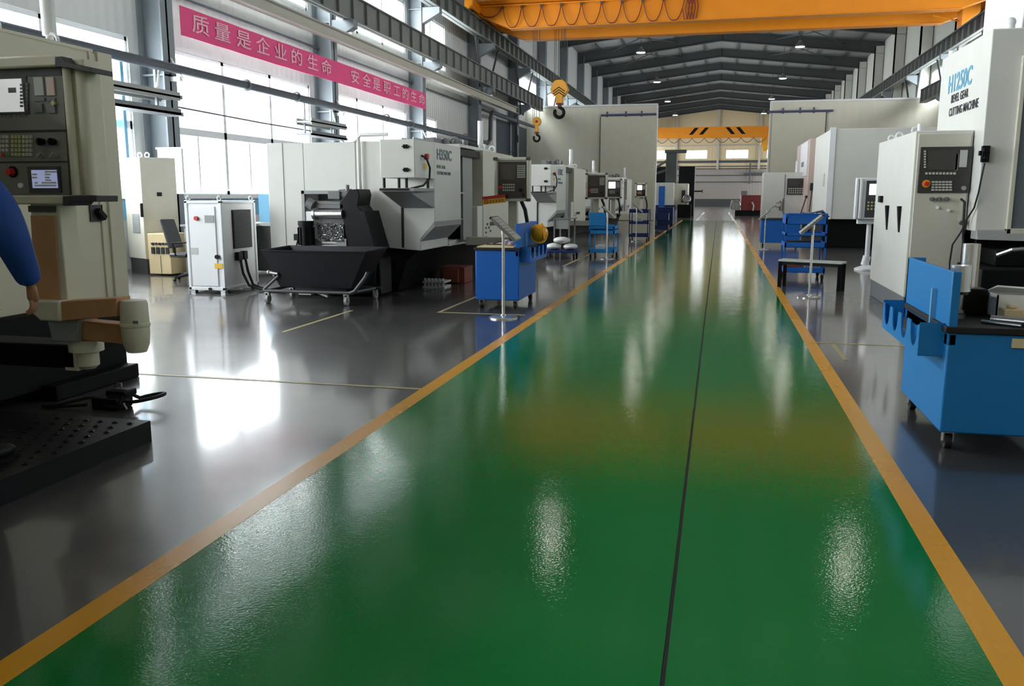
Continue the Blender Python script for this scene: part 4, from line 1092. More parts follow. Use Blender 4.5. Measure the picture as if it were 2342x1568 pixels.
nm.part('side_rail', MB().cyl((Q(193, 300).x, yf + .02, Q(0, 446).z), (Q(193, 300).x, yf + .02, Q(0, 163).z), .04, n=16).box(Q(168, 300).x, yf + .02, Q(0, 446).z, Q(200, 300).x, yf + .06, Q(0, 175).z), M.nearbeige, parent=hs)
for (pts) in ([(147, 133), (163, 133), (172, 146), (228, 158), (228, 170), (180, 160), (147, 156)], [(164, 448), (241, 447), (241, 461), (186, 461), (178, 470), (164, 470)]):
    nm.part('corner_bracket', MB().prism([(Q(x, y).x, Q(x, y).z) for x, y in pts], 'y', yf - .08, yf + .12), M.dkgrey, .004, parent=hs)
def plate(name, x0, y0, x1, y1, m_, d0=.02, d1=.03, bev=0):
    a, b = Q(x0, y0), Q(x1, y1)
    return nm.part(name, MB().box(a.x, yf - d1, b.z, b.x, yf - d0, a.z), m_, bev, parent=hs)
plate('screen_bezel', -40, 178, 74, 262, M.dkgrey, .018, .026)
plate('screen', -34, 184, 63, 256, M.scrn_grey, .026, .03)
plate('screen_drawing', 27, 202, 46, 213, M.midgrey, .03, .031)
sl = MB()
for i in range(7):
    a, b = Q(54, 193 + i * 8), Q(62, 198 + i * 8); sl.box(a.x, yf - .031, b.z, b.x, yf - .03, a.z)
for i in range(7):
    a, b = Q(67, 190 + i * 9), Q(72, 197 + i * 9); sl.box(a.x, yf - .03, b.z, b.x, yf - .026, a.z)
for i in range(9):
    a, b = Q(-30 + i * 11, 262), Q(-23 + i * 11, 268); sl.box(a.x, yf - .026, b.z, b.x, yf - .02, a.z)
nm.part('soft_keys', sl, M.midgrey, parent=hs)
plate('paper_card', 84, 178, 108, 219, M.papergrey)
plate('paper_card', 112, 178, 133, 219, M.pinkpanel)
plate('nameplate', 85, 225, 110, 232, M.midgrey)
plate('nameplate', 116, 225, 134, 232, M.midgrey)
plate('toggle_plate', 86, 238, 106, 258, M.midgrey, .02, .034)
plate('toggle_plate', 117, 243, 135, 259, M.midgrey, .02, .034)
q = Q(131, 237); nm.part('yellow_button', MB().cyl((q.x, yf - .04, q.z), (q.x, yf - .02, q.z), .014, n=12), M.keyyel, parent=hs)
plate('panel_joint', -40, 300, 158, 302, M.ink, .018, .022)
plate('panel_joint', -40, 370, 160, 372, M.ink, .018, .022)
for nmk, c0, m_ in (('keypad', -20, M.key), ('keypad', 5, M.key), ('keypad', 34, M.keyyel), ('keypad', 59, M.key)):
    k = MB()
    for i in range(3):
        for j in range(5):
            a, b = Q(c0 + i * 8, 310 + j * 10), Q(c0 + i * 8 + 6, 317 + j * 10); k.box(a.x, yf - .032, b.z, b.x, yf - .02, a.z)
    nm.part(nmk, k, m_, parent=hs)
plate('key_label', 12, 351, 21, 358, M.red, .031, .034)
plate('key_label', 22, 351, 29, 358, M.greencap, .031, .034)
for x, y in ((104, 325), (130, 325)):
    q = Q(x, y); nm.part('selector_knob', MB().cyl((q.x, yf - .055, q.z), (q.x, yf - .02, q.z), .024, .02, n=14).box(q.x - .005, yf - .07, q.z - .018, q.x + .005, yf - .05, q.z + .018), M.black, parent=hs)
for x, y in ((103, 355), (132, 355)):
    q = Q(x, y); nm.part('rotary_switch', MB().cyl((q.x, yf - .04, q.z), (q.x, yf - .02, q.z), .016, n=12).obox((q.x, yf - .05, q.z), .014, .02, .036, 0, 0, R(50)), M.greypaint, parent=hs)
plate('hmi_bezel', 70, 381, 148, 441, M.dkgrey, .018, .03)
plate('hmi_screen', 80, 389, 141, 430, M.scrn_blue, .03, .033)
tx = MB()
for (x, y, w_) in ((111, 391, 28), (82, 397, 12), (111, 397, 14), (82, 404, 12), (111, 404, 12), (112, 410, 14), (88, 416, 8), (104, 416, 34), (88, 422, 50)):
    a, b = Q(x, y), Q(x + w_, y + 4); tx.box(a.x, yf - .0335, b.z, b.x, yf - .033, a.z)
nm.part('hmi_rows', tx, M.paper, parent=hs)
q = Q(36, 393); nm.part('emergency_stop', MB().cyl((q.x, yf - .03, q.z), (q.x, yf - .02, q.z), .036, n=16).m(1).cyl((q.x, yf - .065, q.z), (q.x, yf - .03, q.z), .02, .024, n=14), [M.black, M.red], parent=hs)
q = Q(55, 424); nm.part('white_button', MB().cyl((q.x, yf - .035, q.z), (q.x, yf - .02, q.z), .016, n=14), M.coolwhite, parent=hs)
# column and double swing arm
po = MB().prism([(Q(74, 470).x, Q(0, 466).z), (Q(140, 470).x, Q(0, 466).z), (Q(160, 690).x, Q(0, 690).z), (Q(92, 690).x, Q(0, 690).z)], 'y', yf - .02, yf + .14)
po = nm.part('pendant_column', po, M.nearbeige, .008)
nm.part('brown_wrap', MB().prism([(Q(77, 491).x, Q(0, 491).z), (Q(133, 491).x, Q(0, 491).z), (Q(144, 679).x, Q(0, 679).z), (Q(88, 679).x, Q(0, 679).z)], 'y', yf - .03, yf - .02), M.tan, .004, parent=po)
nm.part('column_cap', MB().prism([(Q(72, 470).x, Q(0, 470).z), (Q(133, 470).x, Q(0, 470).z), (Q(133, 484).x, Q(0, 484).z), (Q(73, 484).x, Q(0, 484).z)], 'y', yf - .03, yf - .02), M.dkgrey, parent=po)
A = nm.part('elbow_joint', MB().prism([(Q(x, y).x, Q(x, y).z) for x, y in [(90, 682), (160, 684), (162, 731), (118, 729), (96, 710)]], 'y', yf - .1, yf + .1), M.nearbeige, .012)
nm.part('elbow_bracket', MB().prism([(Q(x, y).x, Q(x, y).z) for x, y in [(112, 729), (186, 728), (180, 782), (124, 780)]], 'y', yf - .02, yf + .16), M.greypaint, .01)
U = nm.part('upper_arm', MB().prism([(Q(x, y).x, Q(x, y).z) for x, y in [(158, 686), (285, 678), (285, 720), (160, 730)]], 'y', yf - .08, yf + .06), M.tan, .006)
pj = Q(306, 700)
J = MB().lathe((pj.x, yf + .0, 0), [(.0, Q(0, 676).z), (.075, Q(0, 676).z), (.085, Q(0, 684).z), (.087, Q(0, 724).z), (.092, Q(0, 726).z), (.092, Q(0, 732).z), (.087, Q(0, 734).z), (.087, Q(0, 745).z), (.08, Q(0, 772).z), (.06, Q(0, 789).z), (.0, Q(0, 791).z)], 24)
nm.part('swivel_joint', J, M.nearbeige)
nm.part('joint_clip', MB().box(pj.x + .06, yf - .1, Q(0, 722).z, pj.x + .1, yf - .07, Q(0, 716).z), M.chrome)
nm.part('lower_arm', MB().prism([(Q(x, y).x, Q(x, y).z) for x, y in [(182, 735), (280, 744), (280, 789), (182, 778)]], 'y', yf + .02, yf + .14), M.tan, .006)
pb = Q(168, 800)
nm.part('base_joint', MB().lathe((pb.x, yf + .12, 0), [(.0, Q(0, 772).z), (.09, Q(0, 774).z), (.11, Q(0, 784).z), (.11, Q(0, 800).z), (.075, Q(0, 803).z), (.075, Q(0, 832).z), (.05, Q(0, 840).z), (.0, Q(0, 841).z)], 20)
        .box(pb.x - .12, yf + .05, Q(0, 842).z, pb.x - .02, yf + .2, Q(0, 790).z), M.nearbeige)
nm.part('arm_mount', MB().box(-5.2, yf + .05, .46, pb.x - .04, yf + .3, .62), M.blackbase, .01)

st = Thing('step_platform', 'black step platform with raised round studs at the machine', 'platform', (-4.3, 3.4, 0))
sd = MB().box(-5.1, 1.5, 0, -3.58, 4.80, .14)
for i in range(6):
    for j in range(16):
        x = -3.66 - i * .11 - (j % 2) * .055; y = 4.70 - j * .11
        sd.lathe((x, y, .14), [(.018, -.002), (.018, .004), (.011, .007), (.009, .003), (.0, .003)], 10)
st.part('deck', sd, M.black)
fp = Thing('foot_switch', 'black foot switch box with looped cable on the floor behind the step', 'foot switch', (-4.75, 5.5, 0))
q = at(243, 938, Z=0)
fx, fy = q.x, q.y
fp.part('switch_body', MB().box(fx - .13, fy, .0, fx + .10, fy + .18, .09).box(fx - .04, fy + .05, .09, fx + .13, fy + .2, .14), M.black, .012)
fp.part('pedal_hood', MB().prism([(fy - .02, .02), (fy + .16, .02), (fy + .16, .13), (fy + .08, .15)], 'x', fx - .02, fx + .12), M.black, .01)
fp.part('wire_bail', MB().tube([(fx - .06, fy + .18, .1), (fx - .04, fy + .19, .17), (fx + .0, fy + .19, .17), (fx + .01, fy + .18, .1)], .006, 6).tube([(fx + .12, fy + .02, .03), (fx + .16, fy + .0, .06), (fx + .18, fy + .0, .02)], .008, 6), M.steel)
lp = []
for i in range(15):
    s_ = R(-150 + 300 * i / 14)
    lp.append((fx + .24 + .13 * math.cos(s_), fy + .16 + .13 * math.sin(s_), .05 + .05 * math.cos(s_ * .5) ** 2))
fp.part('cable', MB().tube([(fx + .1, fy + .05, .08)] + lp + [(fx + .06, fy + .18, .1)], .014, 8)
        .tube([(fx - .1, fy + .1, .07), (fx - .25, fy + .1, .06), (fx - .42, fy + .0, .02), (fx - .52, fy - .05, .015), (fx - .42, fy - .06, .015), (fx - .15, fy - .02, .04)], .012, 8), M.rubber)

# ---------------------------------------------------------------- the worker, mostly outside the picture
def skin_mesh(name, nodes, edges, mats, root_nodes, parent, loc, subd=2):
    me = bpy.data.meshes.new(name)
    L = Vector(loc)
    me.from_pydata([Vector(n[0]) - L for n in nodes], edges, [])
    o = bpy.data.objects.new(name, me); C.objects.link(o)
    o.parent = parent
    sk = o.modifiers.new('skin', 'SKIN'); sk.use_smooth_shade = True
    if not me.skin_vertices: me.skin_vertices.new()
    for i, n in enumerate(nodes):
        r = n[1]
        me.skin_vertices[0].data[i].radius = r if isinstance(r, tuple) else (r, r)
        me.skin_vertices[0].data[i].use_root = i in root_nodes
    s = o.modifiers.new('smooth', 'SUBSURF'); s.levels = subd; s.render_levels = subd
    me.materials.append(mats)
    return o
pw = bpy.data.objects.new('person', None); C.objects.link(pw)
PX, PYY, PZ = -3.95, 3.74, .14
pw.location = (PX, PYY, PZ)
tag(pw, 'person in a blue work jacket at the left edge, one arm hanging down', 'person')
V = lambda x, y, z: (PX + x, PYY + y, PZ + z)
# body: pelvis, spine, neck, head, legs, arms with hands
nodes = [(V(0, 0, .98), (.15, .11)), (V(0, 0, 1.18), (.14, .10)), (V(0, .0, 1.40), (.17, .11)), (V(0, .01, 1.58), (.08, .07)), (V(0, .03, 1.66), (.055, .06)),
         (V(0, .05, 1.74), (.07, .085)), (V(0, .05, 1.84), (.075, .095)), (V(0, .04, 1.90), (.05, .06))]
edges = [(i, i + 1) for i in range(7)]
for sx in (-1, 1):
    n = len(nodes)
    nodes += [(V(sx * .1, 0, .92), .09), (V(sx * .10, .02, .52), .06), (V(sx * .105, 0, .1), .045), (V(sx * .11, .14, .04), .035)]
    edges += [(0, n), (n, n + 1), (n + 1, n + 2), (n + 2, n + 3)]
ARM = {1: [(.21, 0, 1.55), (.425, -.02, 1.27), (.41, .10, 1.03), (.395, .13, .97)], -1: [(-.20, 0, 1.55), (-.30, .02, 1.28), (-.22, .22, 1.12), (-.18, .28, 1.10)]}
for sx in (-1, 1):
    n = len(nodes)
    a = ARM[sx]
    nodes += [(V(*a[0]), .06), (V(*a[1]), .045), (V(*a[2]), .03), (V(*a[3]), (.028, .022))]
    edges += [(2, n), (n, n + 1), (n + 1, n + 2), (n + 2, n + 3)]
body = skin_mesh('body', nodes, edges, M.skin, [0], pw, (PX, PYY, PZ), 2)
# hands: palm and five bent fingers each
def hand(sx):
    w = Vector(ARM[sx][3]); d = Vector((0, .10, -.99)).normalized() if sx > 0 else Vector((.2, .9, -.2)).normalized()
    f = Vector((-.35, .93, .10)).normalized() if sx > 0 else Vector((.9, -.1, .3)).normalized()   # across the palm, towards the thumb
    f = (f - d * f.dot(d)).normalized()
    p = d.cross(f) * (1 if sx > 0 else -1)
    if sx > 0 and p.x > 0: p = -p                                   # palm side, towards the thigh
    nd, ed, roots = [], [], []
    W = lambda v: V(v.x, v.y, v.z)
    nd += [(W(w - d * .02), (.028, .024)), (W(w + d * .035), (.038, .017)), (W(w + d * .08), (.042, .015))]; ed += [(0, 1), (1, 2)]; roots.append(0)
    for i, (off, ln, cu) in enumerate(((.030, .072, .55), (.010, .080, .62), (-.011, .074, .72), (-.031, .058, .85))):
        b = w + d * .078 + f * off
        k = len(nd)
        d1 = (d + p * .35 * cu).normalized(); d2 = (d + p * 1.2 * cu).normalized(); d3 = (d * .5 + p * 1.5 * cu).normalized()
        q1 = b + d1 * ln * .45; q2 = q1 + d2 * ln * .33; q3 = q2 + d3 * ln * .26
        nd += [(W(b - d * .02), .0085), (W(b + d * .005), .0095), (W(q1), .0088), (W(q2), .008), (W(q3), .0065)]
        ed += [(k, k + 1), (k + 1, k + 2), (k + 2, k + 3), (k + 3, k + 4)]; roots.append(k)
    k = len(nd)
    b = w + d * .02 + f * .024
    q1 = b + (d * .7 + f * .7 + p * .3).normalized() * .04; q2 = q1 + (d * .9 + f * .25 + p * .45).normalized() * .033; q3 = q2 + (d * .9 + p * .6).normalized() * .022
    nd += [(W(b), .012), (W(q1), .0115), (W(q2), .0095), (W(q3), .0075)]; ed += [(k, k + 1), (k + 1, k + 2), (k + 2, k + 3)]; roots.append(k)
    skin_mesh('hand', nd, ed, M.skin, roots, pw, (PX, PYY, PZ), 2)
hand(1); hand(-1)
jn = [(V(0, 0, .86), (.15, .14)), (V(0, 0, 1.0), (.165, .15)), (V(0, 0, 1.22), (.175, .15)), (V(0, 0, 1.46), (.21, .14)), (V(0, .01, 1.60), (.11, .10)), (V(0, .015, 1.655), (.085, .085))]
je = [(i, i + 1) for i in range(5)]
for sx in (-1, 1):
    a = [Vector(v) for v in ARM[sx]]
    n = len(jn)
    mid = (a[0] + a[1]) / 2 + Vector((sx * .03, 0, .01)); m2 = (a[1] + a[2]) / 2
    jn += [(V(*a[0]), .115), (V(*mid), .11), (V(*a[1]), .1), (V(*m2), .082), (V(*(a[2] + (a[3] - a[2]) * .1)), .066), (V(*(a[2] + (a[3] - a[2]) * .45)), .056)]
    je += [(3, n)] + [(n + i, n + i + 1) for i in range(5)]
jk = skin_mesh('jacket', jn, je, M.jacket, [1], pw, (PX, PYY, PZ), 2)
tn = [(V(0, 0, .98), (.16, .12)), (V(0, 0, .9), (.165, .125))]
te = [(0, 1)]
for sx in (-1, 1):
    n = len(tn)
    tn += [(V(sx * .1, 0, .82), .11), (V(sx * .10, .02, .5), .085), (V(sx * .105, 0, .09), .075)]
    te += [(1, n), (n, n + 1), (n + 1, n + 2)]
skin_mesh('trousers', tn, te, M.trouser, [0], pw, (PX, PYY, PZ), 2)
def child(name, mb, m_):
    o = mk(name, mb, m_, pw, (PX, PYY, PZ)); return o
for sx in (-1, 1):
    child('shoe', MB().ball(V(sx * .108, .07, .05), .055, .14, .05).box(PX + sx * .108 - .05, PYY - .05, PZ, PX + sx * .108 + .05, PYY + .19, PZ + .025), M.black)
child('hair', MB().ball(V(0, .03, 1.86), .098, .115, .095), M.hair)
fa = MB().ball(V(0, .155, 1.80), .014, .02, .022)
for sx in (-1, 1): fa.ball(V(sx * .086, .04, 1.80), .012, .022, .032)
child('face', fa, M.skin)
ey = MB()
for sx in (-1, 1): ey.ball(V(sx * .03, .133, 1.825), .012, .008, .008)
child('eyes', ey, M.ink)
# ---------------------------------------------------------------- tool trolleys with a back panel along the aisle side
def tool_trolley(label, xa, xb, y0, y1, zt, paint, group='blue tool trolleys', loc=None):
    """xa: aisle side, xb: far side"""
    s = 1 if xb > xa else -1
    t = Thing('tool_trolley', label, 'trolley', ((xa + xb) / 2, (y0 + y1) / 2, 0), group)
    lo, hi = min(xa, xb), max(xa, xb)
    bd = t.part('cabinet_body', MB().box(lo, y0, .12, hi, y1, zt - .04), paint, .012)
    t.part('worktop', MB().box(lo - .02, y0 - .02, zt - .04, hi + .02, y1 + .02, zt), M.rubber, .006)
    t.part('back_panel', MB().box(xa - s * .0, y0 + .02, zt - .12, xa + s * .02, y1 + .1, zt + .34).box(xa, y1 + .06, zt - .1, xa + s * .12, y1 + .1, zt + .34).box(xa, y0 + .0, zt - .12, xa + s * .05, y0 + .025, zt + .34), paint, .004)
    t.part('panel_strut', MB().box(xa - s * .03, y0 + .36, zt - .1, xa, y0 + .39, zt + .2), M.bluetrim)
    # rack of open U pockets on the aisle side
    ya, yb, z0, z1 = y0 + .08, y1 + .1, zt - .2, zt - .01
    n = 4; wd = (yb - ya) / n
    out = [(ya, z0), (ya, z1)]
    for i in range(n):
        c = ya + wd * (i + .5)
        out.append((c - wd * .34, z1))
        for j in range(9):
            q = math.pi * j / 8
            out.append((c - wd * .30 * math.cos(q), z1 - .05 - .105 * math.sin(q)))
        out.append((c + wd * .34, z1))
    out += [(yb, z1), (yb, z0)]
    rk = MB().prism(out, 'x', xa - s * .15, xa - s * .142)
    rk.box(xa - s * .15, ya, z0 - .005, xa, yb, z0).box(xa - s * .15, ya - .004, z0, xa, ya, z1 + .02).box(xa - s * .15, yb, z0, xa, yb + .004, z1 + .02)
    t.part('tool_rack', rk, paint)
    for x in (lo + .07, hi - .07):
        for y in (y0 + .08, y1 - .1):
            caster(t, x, y, .12, .05)
    return t, bd
tL, b = tool_trolley('blue tool trolley with a cream tray top beside the left lane line', -2.72, -3.36, 11.9, 13.1, .87, M.blue)
tL.part('tray_mat', MB().box(-3.34, 11.92, .87, -2.8, 13.0, .885), M.cream)
tR, b = tool_trolley('large blue tool trolley with tool pockets at the right edge', 1.42, 2.12, 5.78, 7.0, .80, M.cyan)
q0, q1 = at(2316, 774, Y=5.77), at(2345, 796, Y=5.77)
tR.part('label_plate', MB().box(q0.x, 5.765, q1.z, q1.x, 5.78, q0.z), M.cream, parent=b)
single('measuring_tool', MB().tube([(-3.2, 12.3, .905), (-3.05, 12.25, .95), (-2.95, 12.3, .97), (-2.88, 12.28, .93)], .012, 6).box(-3.3, 12.3, .885, -3.0, 12.34, .9), M.ink, 'dark bent tool lying on the cream tray of the left trolley', 'tool', (-3.1, 12.3, .885))
rag = MB()
for i in range(8):
    rag.ball((-2.95 + .05 * math.cos(i * 2.1), 12.2 + .08 * math.sin(i * 1.3), .92 + .012 * (i % 3)), .05, .06, .03, 10)
single('shop_rag', rag, M.pinkpanel, 'crumpled pinkish rag on the left blue trolley behind the sign stand', 'rag', (-2.95, 12.2, .885))
hat = MB().lathe((0, 0, 0), [(.13, 0), (.128, .05), (.115, .10), (.085, .14), (.04, .16), (.0, .163)], 20).lathe((0, 0, 0), [(.13, .0), (.15, -.005), (.15, .005), (.13, .015)], 20).box(-.012, -.12, .1, .012, .12, .168)
for i, v in enumerate(hat.v):
    v = Matrix.Rotation(R(38), 3, 'Z') @ (Matrix.Rotation(R(72), 3, 'X') @ v)
    hat.v[i] = v + Vector((-2.62, 12.78, 1.03))
single('hard_hat', hat, M.yellowhat, 'yellow hard hat hung on the side panel of the left blue trolley', 'hard hat', (-2.69, 12.75, 1.0))

# things standing on the right trolley
tz = .80
def arbor(x, y, r, z0, label):
    t = Thing('tool_arbor', label, 'tool holder', (x, y, tz))
    t.part('base_ring', MB().cyl((x, y, tz), (x, y, tz + .03), .05).cyl((x, y, tz + .035), (x, y, tz + .055), .04), M.steel)
    t.part('taper', MB().cyl((x, y, tz + .05), (x, y, tz + .2), .026, .03), M.steel)
    t.part('cylinder', MB().cyl((x, y, z0), (x, y, 1.15), r, n=28), M.chrome)
    t.part('collar', MB().cyl((x, y, z0 - .02), (x, y, z0), r * .8, n=28), M.dkgrey)
arbor(1.57, 6.2, .066, .98, 'stout chrome tool arbor on the near right trolley')
t = Thing('tool_arbor', 'tall bright metal sleeve on a black block on the near right trolley', 'tool holder', (1.70, 6.45, tz))
t.part('sleeve', MB().cyl((1.68, 6.45, .95), (1.68, 6.45, 1.28), .05, n=24).box(1.72, 6.42, .95, 1.735, 6.5, 1.28), M.chrome)
t.part('holder_block', MB().box(1.6, 6.36, tz, 1.79, 6.56, .98), M.black, .01)
for i, (z, lb) in enumerate(((.98, 'white cable tie loop hooked on the right trolley panel, the upper one'), (.87, 'white cable tie loop hooked on the right trolley panel, the lower one'))):
    single('cable_tie', MB().ring((1.485, 6.02 - i * .04, z), .036, .004, 'x', 18, 20, 380).tube([(1.485, 6.05 - i * .04, z - .03), (1.49, 6.0 - i * .04, z - .1)], .004, 6), M.coolwhite, lb, 'cable tie', (1.485, 6.0, z))
t = Thing('parts_box', 'white open box with cream and amber pieces on the right trolley', 'box', (1.95, 6.4, tz))
t.part('box_shell', MB().box(1.80, 6.2, tz, 2.1, 6.21, tz + .16).box(1.80, 6.5, tz, 2.1, 6.51, tz + .16).box(1.80, 6.2, tz, 1.81, 6.51, tz + .16).box(2.09, 6.2, tz, 2.1, 6.51, tz + .16).box(1.8, 6.2, tz, 2.1, 6.51, tz + .012), M.paper)
t.part('box_flap', MB().hexa([(1.8, 6.5, tz + .15), (2.1, 6.5, tz + .15), (2.1, 6.51, tz + .15), (1.8, 6.51, tz + .15)], [(1.84, 6.35, tz + .2), (2.1, 6.3, tz + .19), (2.1, 6.31, tz + .2), (1.84, 6.36, tz + .21)]), M.paper)
single('cream_block', MB().box(1.80, 6.02, tz, 1.93, 6.16, tz + .09).box(1.83, 6.04, tz + .09, 1.88, 6.12, tz + .11), M.cream, 'cream coloured block in front of the open box on the right trolley', 'block', (1.86, 6.1, tz), bevel=.012)
single('amber_block', MB().box(1.935, 6.0, tz, 2.06, 6.14, tz + .08), M.amber, 'amber coloured block at the right edge of the picture', 'block', (2.0, 6.07, tz), bevel=.012)
single('metal_tube', MB().cyl((1.72, 6.0, tz + .026), (1.93, 5.86, tz + .026), .026, n=18).cyl((1.925, 5.862, tz + .026), (1.933, 5.857, tz + .026), .019, n=18), M.steel, 'short grey metal tube lying on the front of the right trolley', 'tube', (1.8, 5.9, tz))
single('metal_rod', MB().cyl((1.66, 5.98, tz + .012), (1.84, 5.82, tz + .012), .012, n=12), M.steel, 'thin metal rod lying beside the tube on the right trolley', 'rod', (1.75, 5.9, tz))

# ---------------------------------------------------------------- reading stands along the lane
def sign_stand(label, x, y, s, h=1.2):
    t = Thing('sign_stand', label, 'sign stand', (x, y, 0), 'chrome sign stands along the lane')
    t.part('base_plate', MB().lathe((x, y, 0), [(.19, 0), (.19, .015), (.16, .028), (.04, .035), (.03, .05), (.0, .05)], 28), M.chrome)
    t.part('pole', MB().cyl((x, y, .03), (x, y, h - .06), .02, n=14).cyl((x, y, h - .1), (x, y, h - .03), .028, n=14), M.chrome)
    # board tilted towards the lane
    hi, lo = (x - s * .12, h + .13), (x + s * .2, h - .15)
    n = Vector((hi[1] - lo[1], 0, s * (lo[0] - hi[0]) * s)).normalized()
    bd = MB().prism([hi, lo, (lo[0] - .02 * s, lo[1] - .03), (hi[0] - .02 * s, hi[1] - .02)], 'y', y - .18, y + .18)
    b = t.part('board', bd, M.papergrey, .003)
    fr = MB()
    for yy in (y - .19, y + .175): fr.prism([(hi[0], hi[1] + .006), (lo[0], lo[1] + .006), (lo[0] - .02 * s, lo[1] - .034), (hi[0] - .02 * s, hi[1] - .024)], 'y', yy, yy + .015)
    for (p, q) in ((hi, lo),):
        fr.prism([(hi[0], hi[1] + .006), (hi[0] + .015 * s, hi[1] - .007), (hi[0] - .01 * s, hi[1] - .03), (hi[0] - .025 * s, hi[1] - .02)], 'y', y - .19, y + .19)
    t.part('board_frame', fr, M.steel, parent=b)
    pr = MB()
    for i in range(6):
        u0 = .12 + i * .13
        pa = Vector((hi[0] + (lo[0] - hi[0]) * u0, hi[1] + (lo[1] - hi[1]) * u0)); pb_ = Vector((hi[0] + (lo[0] - hi[0]) * (u0 + .04), hi[1] + (lo[1] - hi[1]) * (u0 + .04)))
        pr.prism([(pa.x, pa.y + .003), (pb_.x, pb_.y + .003), (pb_.x, pb_.y - .002), (pa.x, pa.y - .002)], 'y', y - .14, y + .13 - .05 * (i % 2))
    t.part('printed_lines', pr, M.greypaint, parent=b)
    return t
sign_stand('chrome sign stand with tilted board in front of the left blue trolley', -2.72, 10.98, 1)
sign_stand('chrome sign stand with tilted white board behind the bench on the right', 1.46, 14.4, -1, 1.18)
sign_stand('chrome sign stand beside the light blue tiered cart on the left', -2.74, 22.1, 1)
sign_stand('farthest chrome sign stand of the left lane side', -2.80, 30.85, 1)
sign_stand('small distant chrome sign stand before the blue cabinet on the right', 1.38, 27.2, -1, 1.05)

# ---------------------------------------------------------------- tiered carts
def tier_cart(label, x0, x1, y0, y1, zt, shelves, paint, panel=None, group='blue tiered carts'):
    t = Thing('tiered_cart', label, 'cart', ((x0 + x1) / 2, (y0 + y1) / 2, 0), group)
    for x in (x0, x1 - .03):
        for y in (y0, y1 - .03):
            t.part('post', MB().box(x, y, .12, x + .03, y + .03, zt), paint)
    for z, lip in shelves:
        t.part('shelf', MB().box(x0, y0, z, x1, y1, z + .012).box(x0, y0, z, x1, y0 + .012, z + lip).box(x0, y1 - .012, z, x1, y1, z + lip).box(x0, y0, z, x0 + .012, y1, z + lip).box(x1 - .012, y0, z, x1, y1, z + lip), paint, .003)
    if panel:
        t.part('back_panel', MB().box(*panel), paint, .004)
    for x in (x0 + .04, x1 - .04):
        for y in (y0 + .05, y1 - .06): caster(t, x, y, .12, .05)
    t.part('push_handle', MB().tube([(x0 + .02, y0 - .0, zt - .06), (x0 + .02, y0 - .1, zt), (x1 - .02, y0 - .1, zt), (x1 - .02, y0, zt - .06)], .014, 8), paint)
    return t
tier_cart('tall blue tiered cart with bins behind the right sign stand', 1.26, 2.02, 17.4, 18.3, 1.26, ((.14, .1), (.62, .1), (.84, .06), (1.06, .18)), M.blue)
tier_cart('light blue tiered cart with a tall front plate on the left lane side', -3.24, -2.58, 22.3, 23.3, .86, ((.14, .1), (.62, .1), (.74, .08)), M.cyan, (-3.24, 22.28, .76, -2.80, 22.3, 1.17))
tier_cart('blue tiered cart with parts boxes, second from the cross wall on the left', -3.1, -2.42, 31.2, 32.2, 1.12, ((.14, .1), (.6, .1), (1.0, .1)), M.navyblue)
tier_cart('dark blue tiered cart farthest along the left lane side', -2.66, -2.1, 38, 39, .98, ((.14, .2), (.55, .3)), M.navyblue)
for (x, y, z, sx, sy, sz, m_, lb) in ((-3.05, 31.3, 1.012, .2, .3, .16, M.papergrey, 'grey parts box on the top shelf of the second left tiered cart'), (-2.75, 31.3, 1.012, .2, .3, .12, M.midgrey, 'dark parts box beside the grey one on the left tiered cart'),
                                      (-2.95, 31.3, .612, .3, .3, .2, M.papergrey, 'pale parts box on the middle shelf of the left tiered cart'), (1.3, 17.5, .152, .3, .4, .12, M.wood, 'brown tray on the bottom shelf of the right tiered cart'),
                                      (1.65, 17.5, .152, .3, .4, .14, M.zinc, 'silver tray on the bottom shelf of the right tiered cart'), (1.3, 17.6, .632, .5, .4, .1, M.ink, 'black case on the middle shelf of the right tiered cart'),
                                      (-3.1, 22.5, .152, .2, .5, .16, M.papergrey, 'pale box low in the light blue left cart')):
    single('parts_box', MB().box(x, y, z, x + sx, y + sy, z + sz), m_, lb, 'box', (x + sx / 2, y + sy / 2, z), bevel=.008)
sp = MB()
for i in range(5):
    sp.tube([(1.75 + .05 * i, 17.9 - .05 * i, 1.08), (1.72 + .07 * i, 17.8, 1.26 + .02 * (i % 3)), (1.95 + .03 * i, 17.7, 1.32 - .03 * i), (2.05, 17.9, 1.2)], .012, 6)
single('cable_bundle', sp, M.ink, 'tangle of dark cables lying on top of the right tiered cart', 'cables', (1.9, 17.8, 1.08))
single('long_rod', MB().cyl((1.52, 17.9, 1.08), (1.66, 18.0, 1.58), .012, n=8).ball((1.66, 18.0, 1.58), .03), M.ink, 'dark rod leaning upright on the right tiered cart', 'rod', (1.55, 17.9, 1.08))

cb = Thing('blue_cabinet_cart', 'distant blue cabinet cart on the right side of the lane', 'cart', (1.7, 28.8, 0))
cb.part('cabinet_body', MB().box(1.32, 28.4, .14, 2.5, 29.2, .86), M.blue, .01)
cb.part('worktop', MB().box(1.28, 28.36, .86, 2.54, 29.24, .9), M.ink)
for x in (1.4, 2.4): caster(cb, x, 28.5, .14, .06)
cb.part('lamp_arm', MB().tube([(1.5, 28.6, .9), (1.48, 28.6, 1.15), (1.75, 28.6, 1.3)], .02).ring((1.8, 28.6, 1.32), .07, .015, 'y', 12), M.steel)

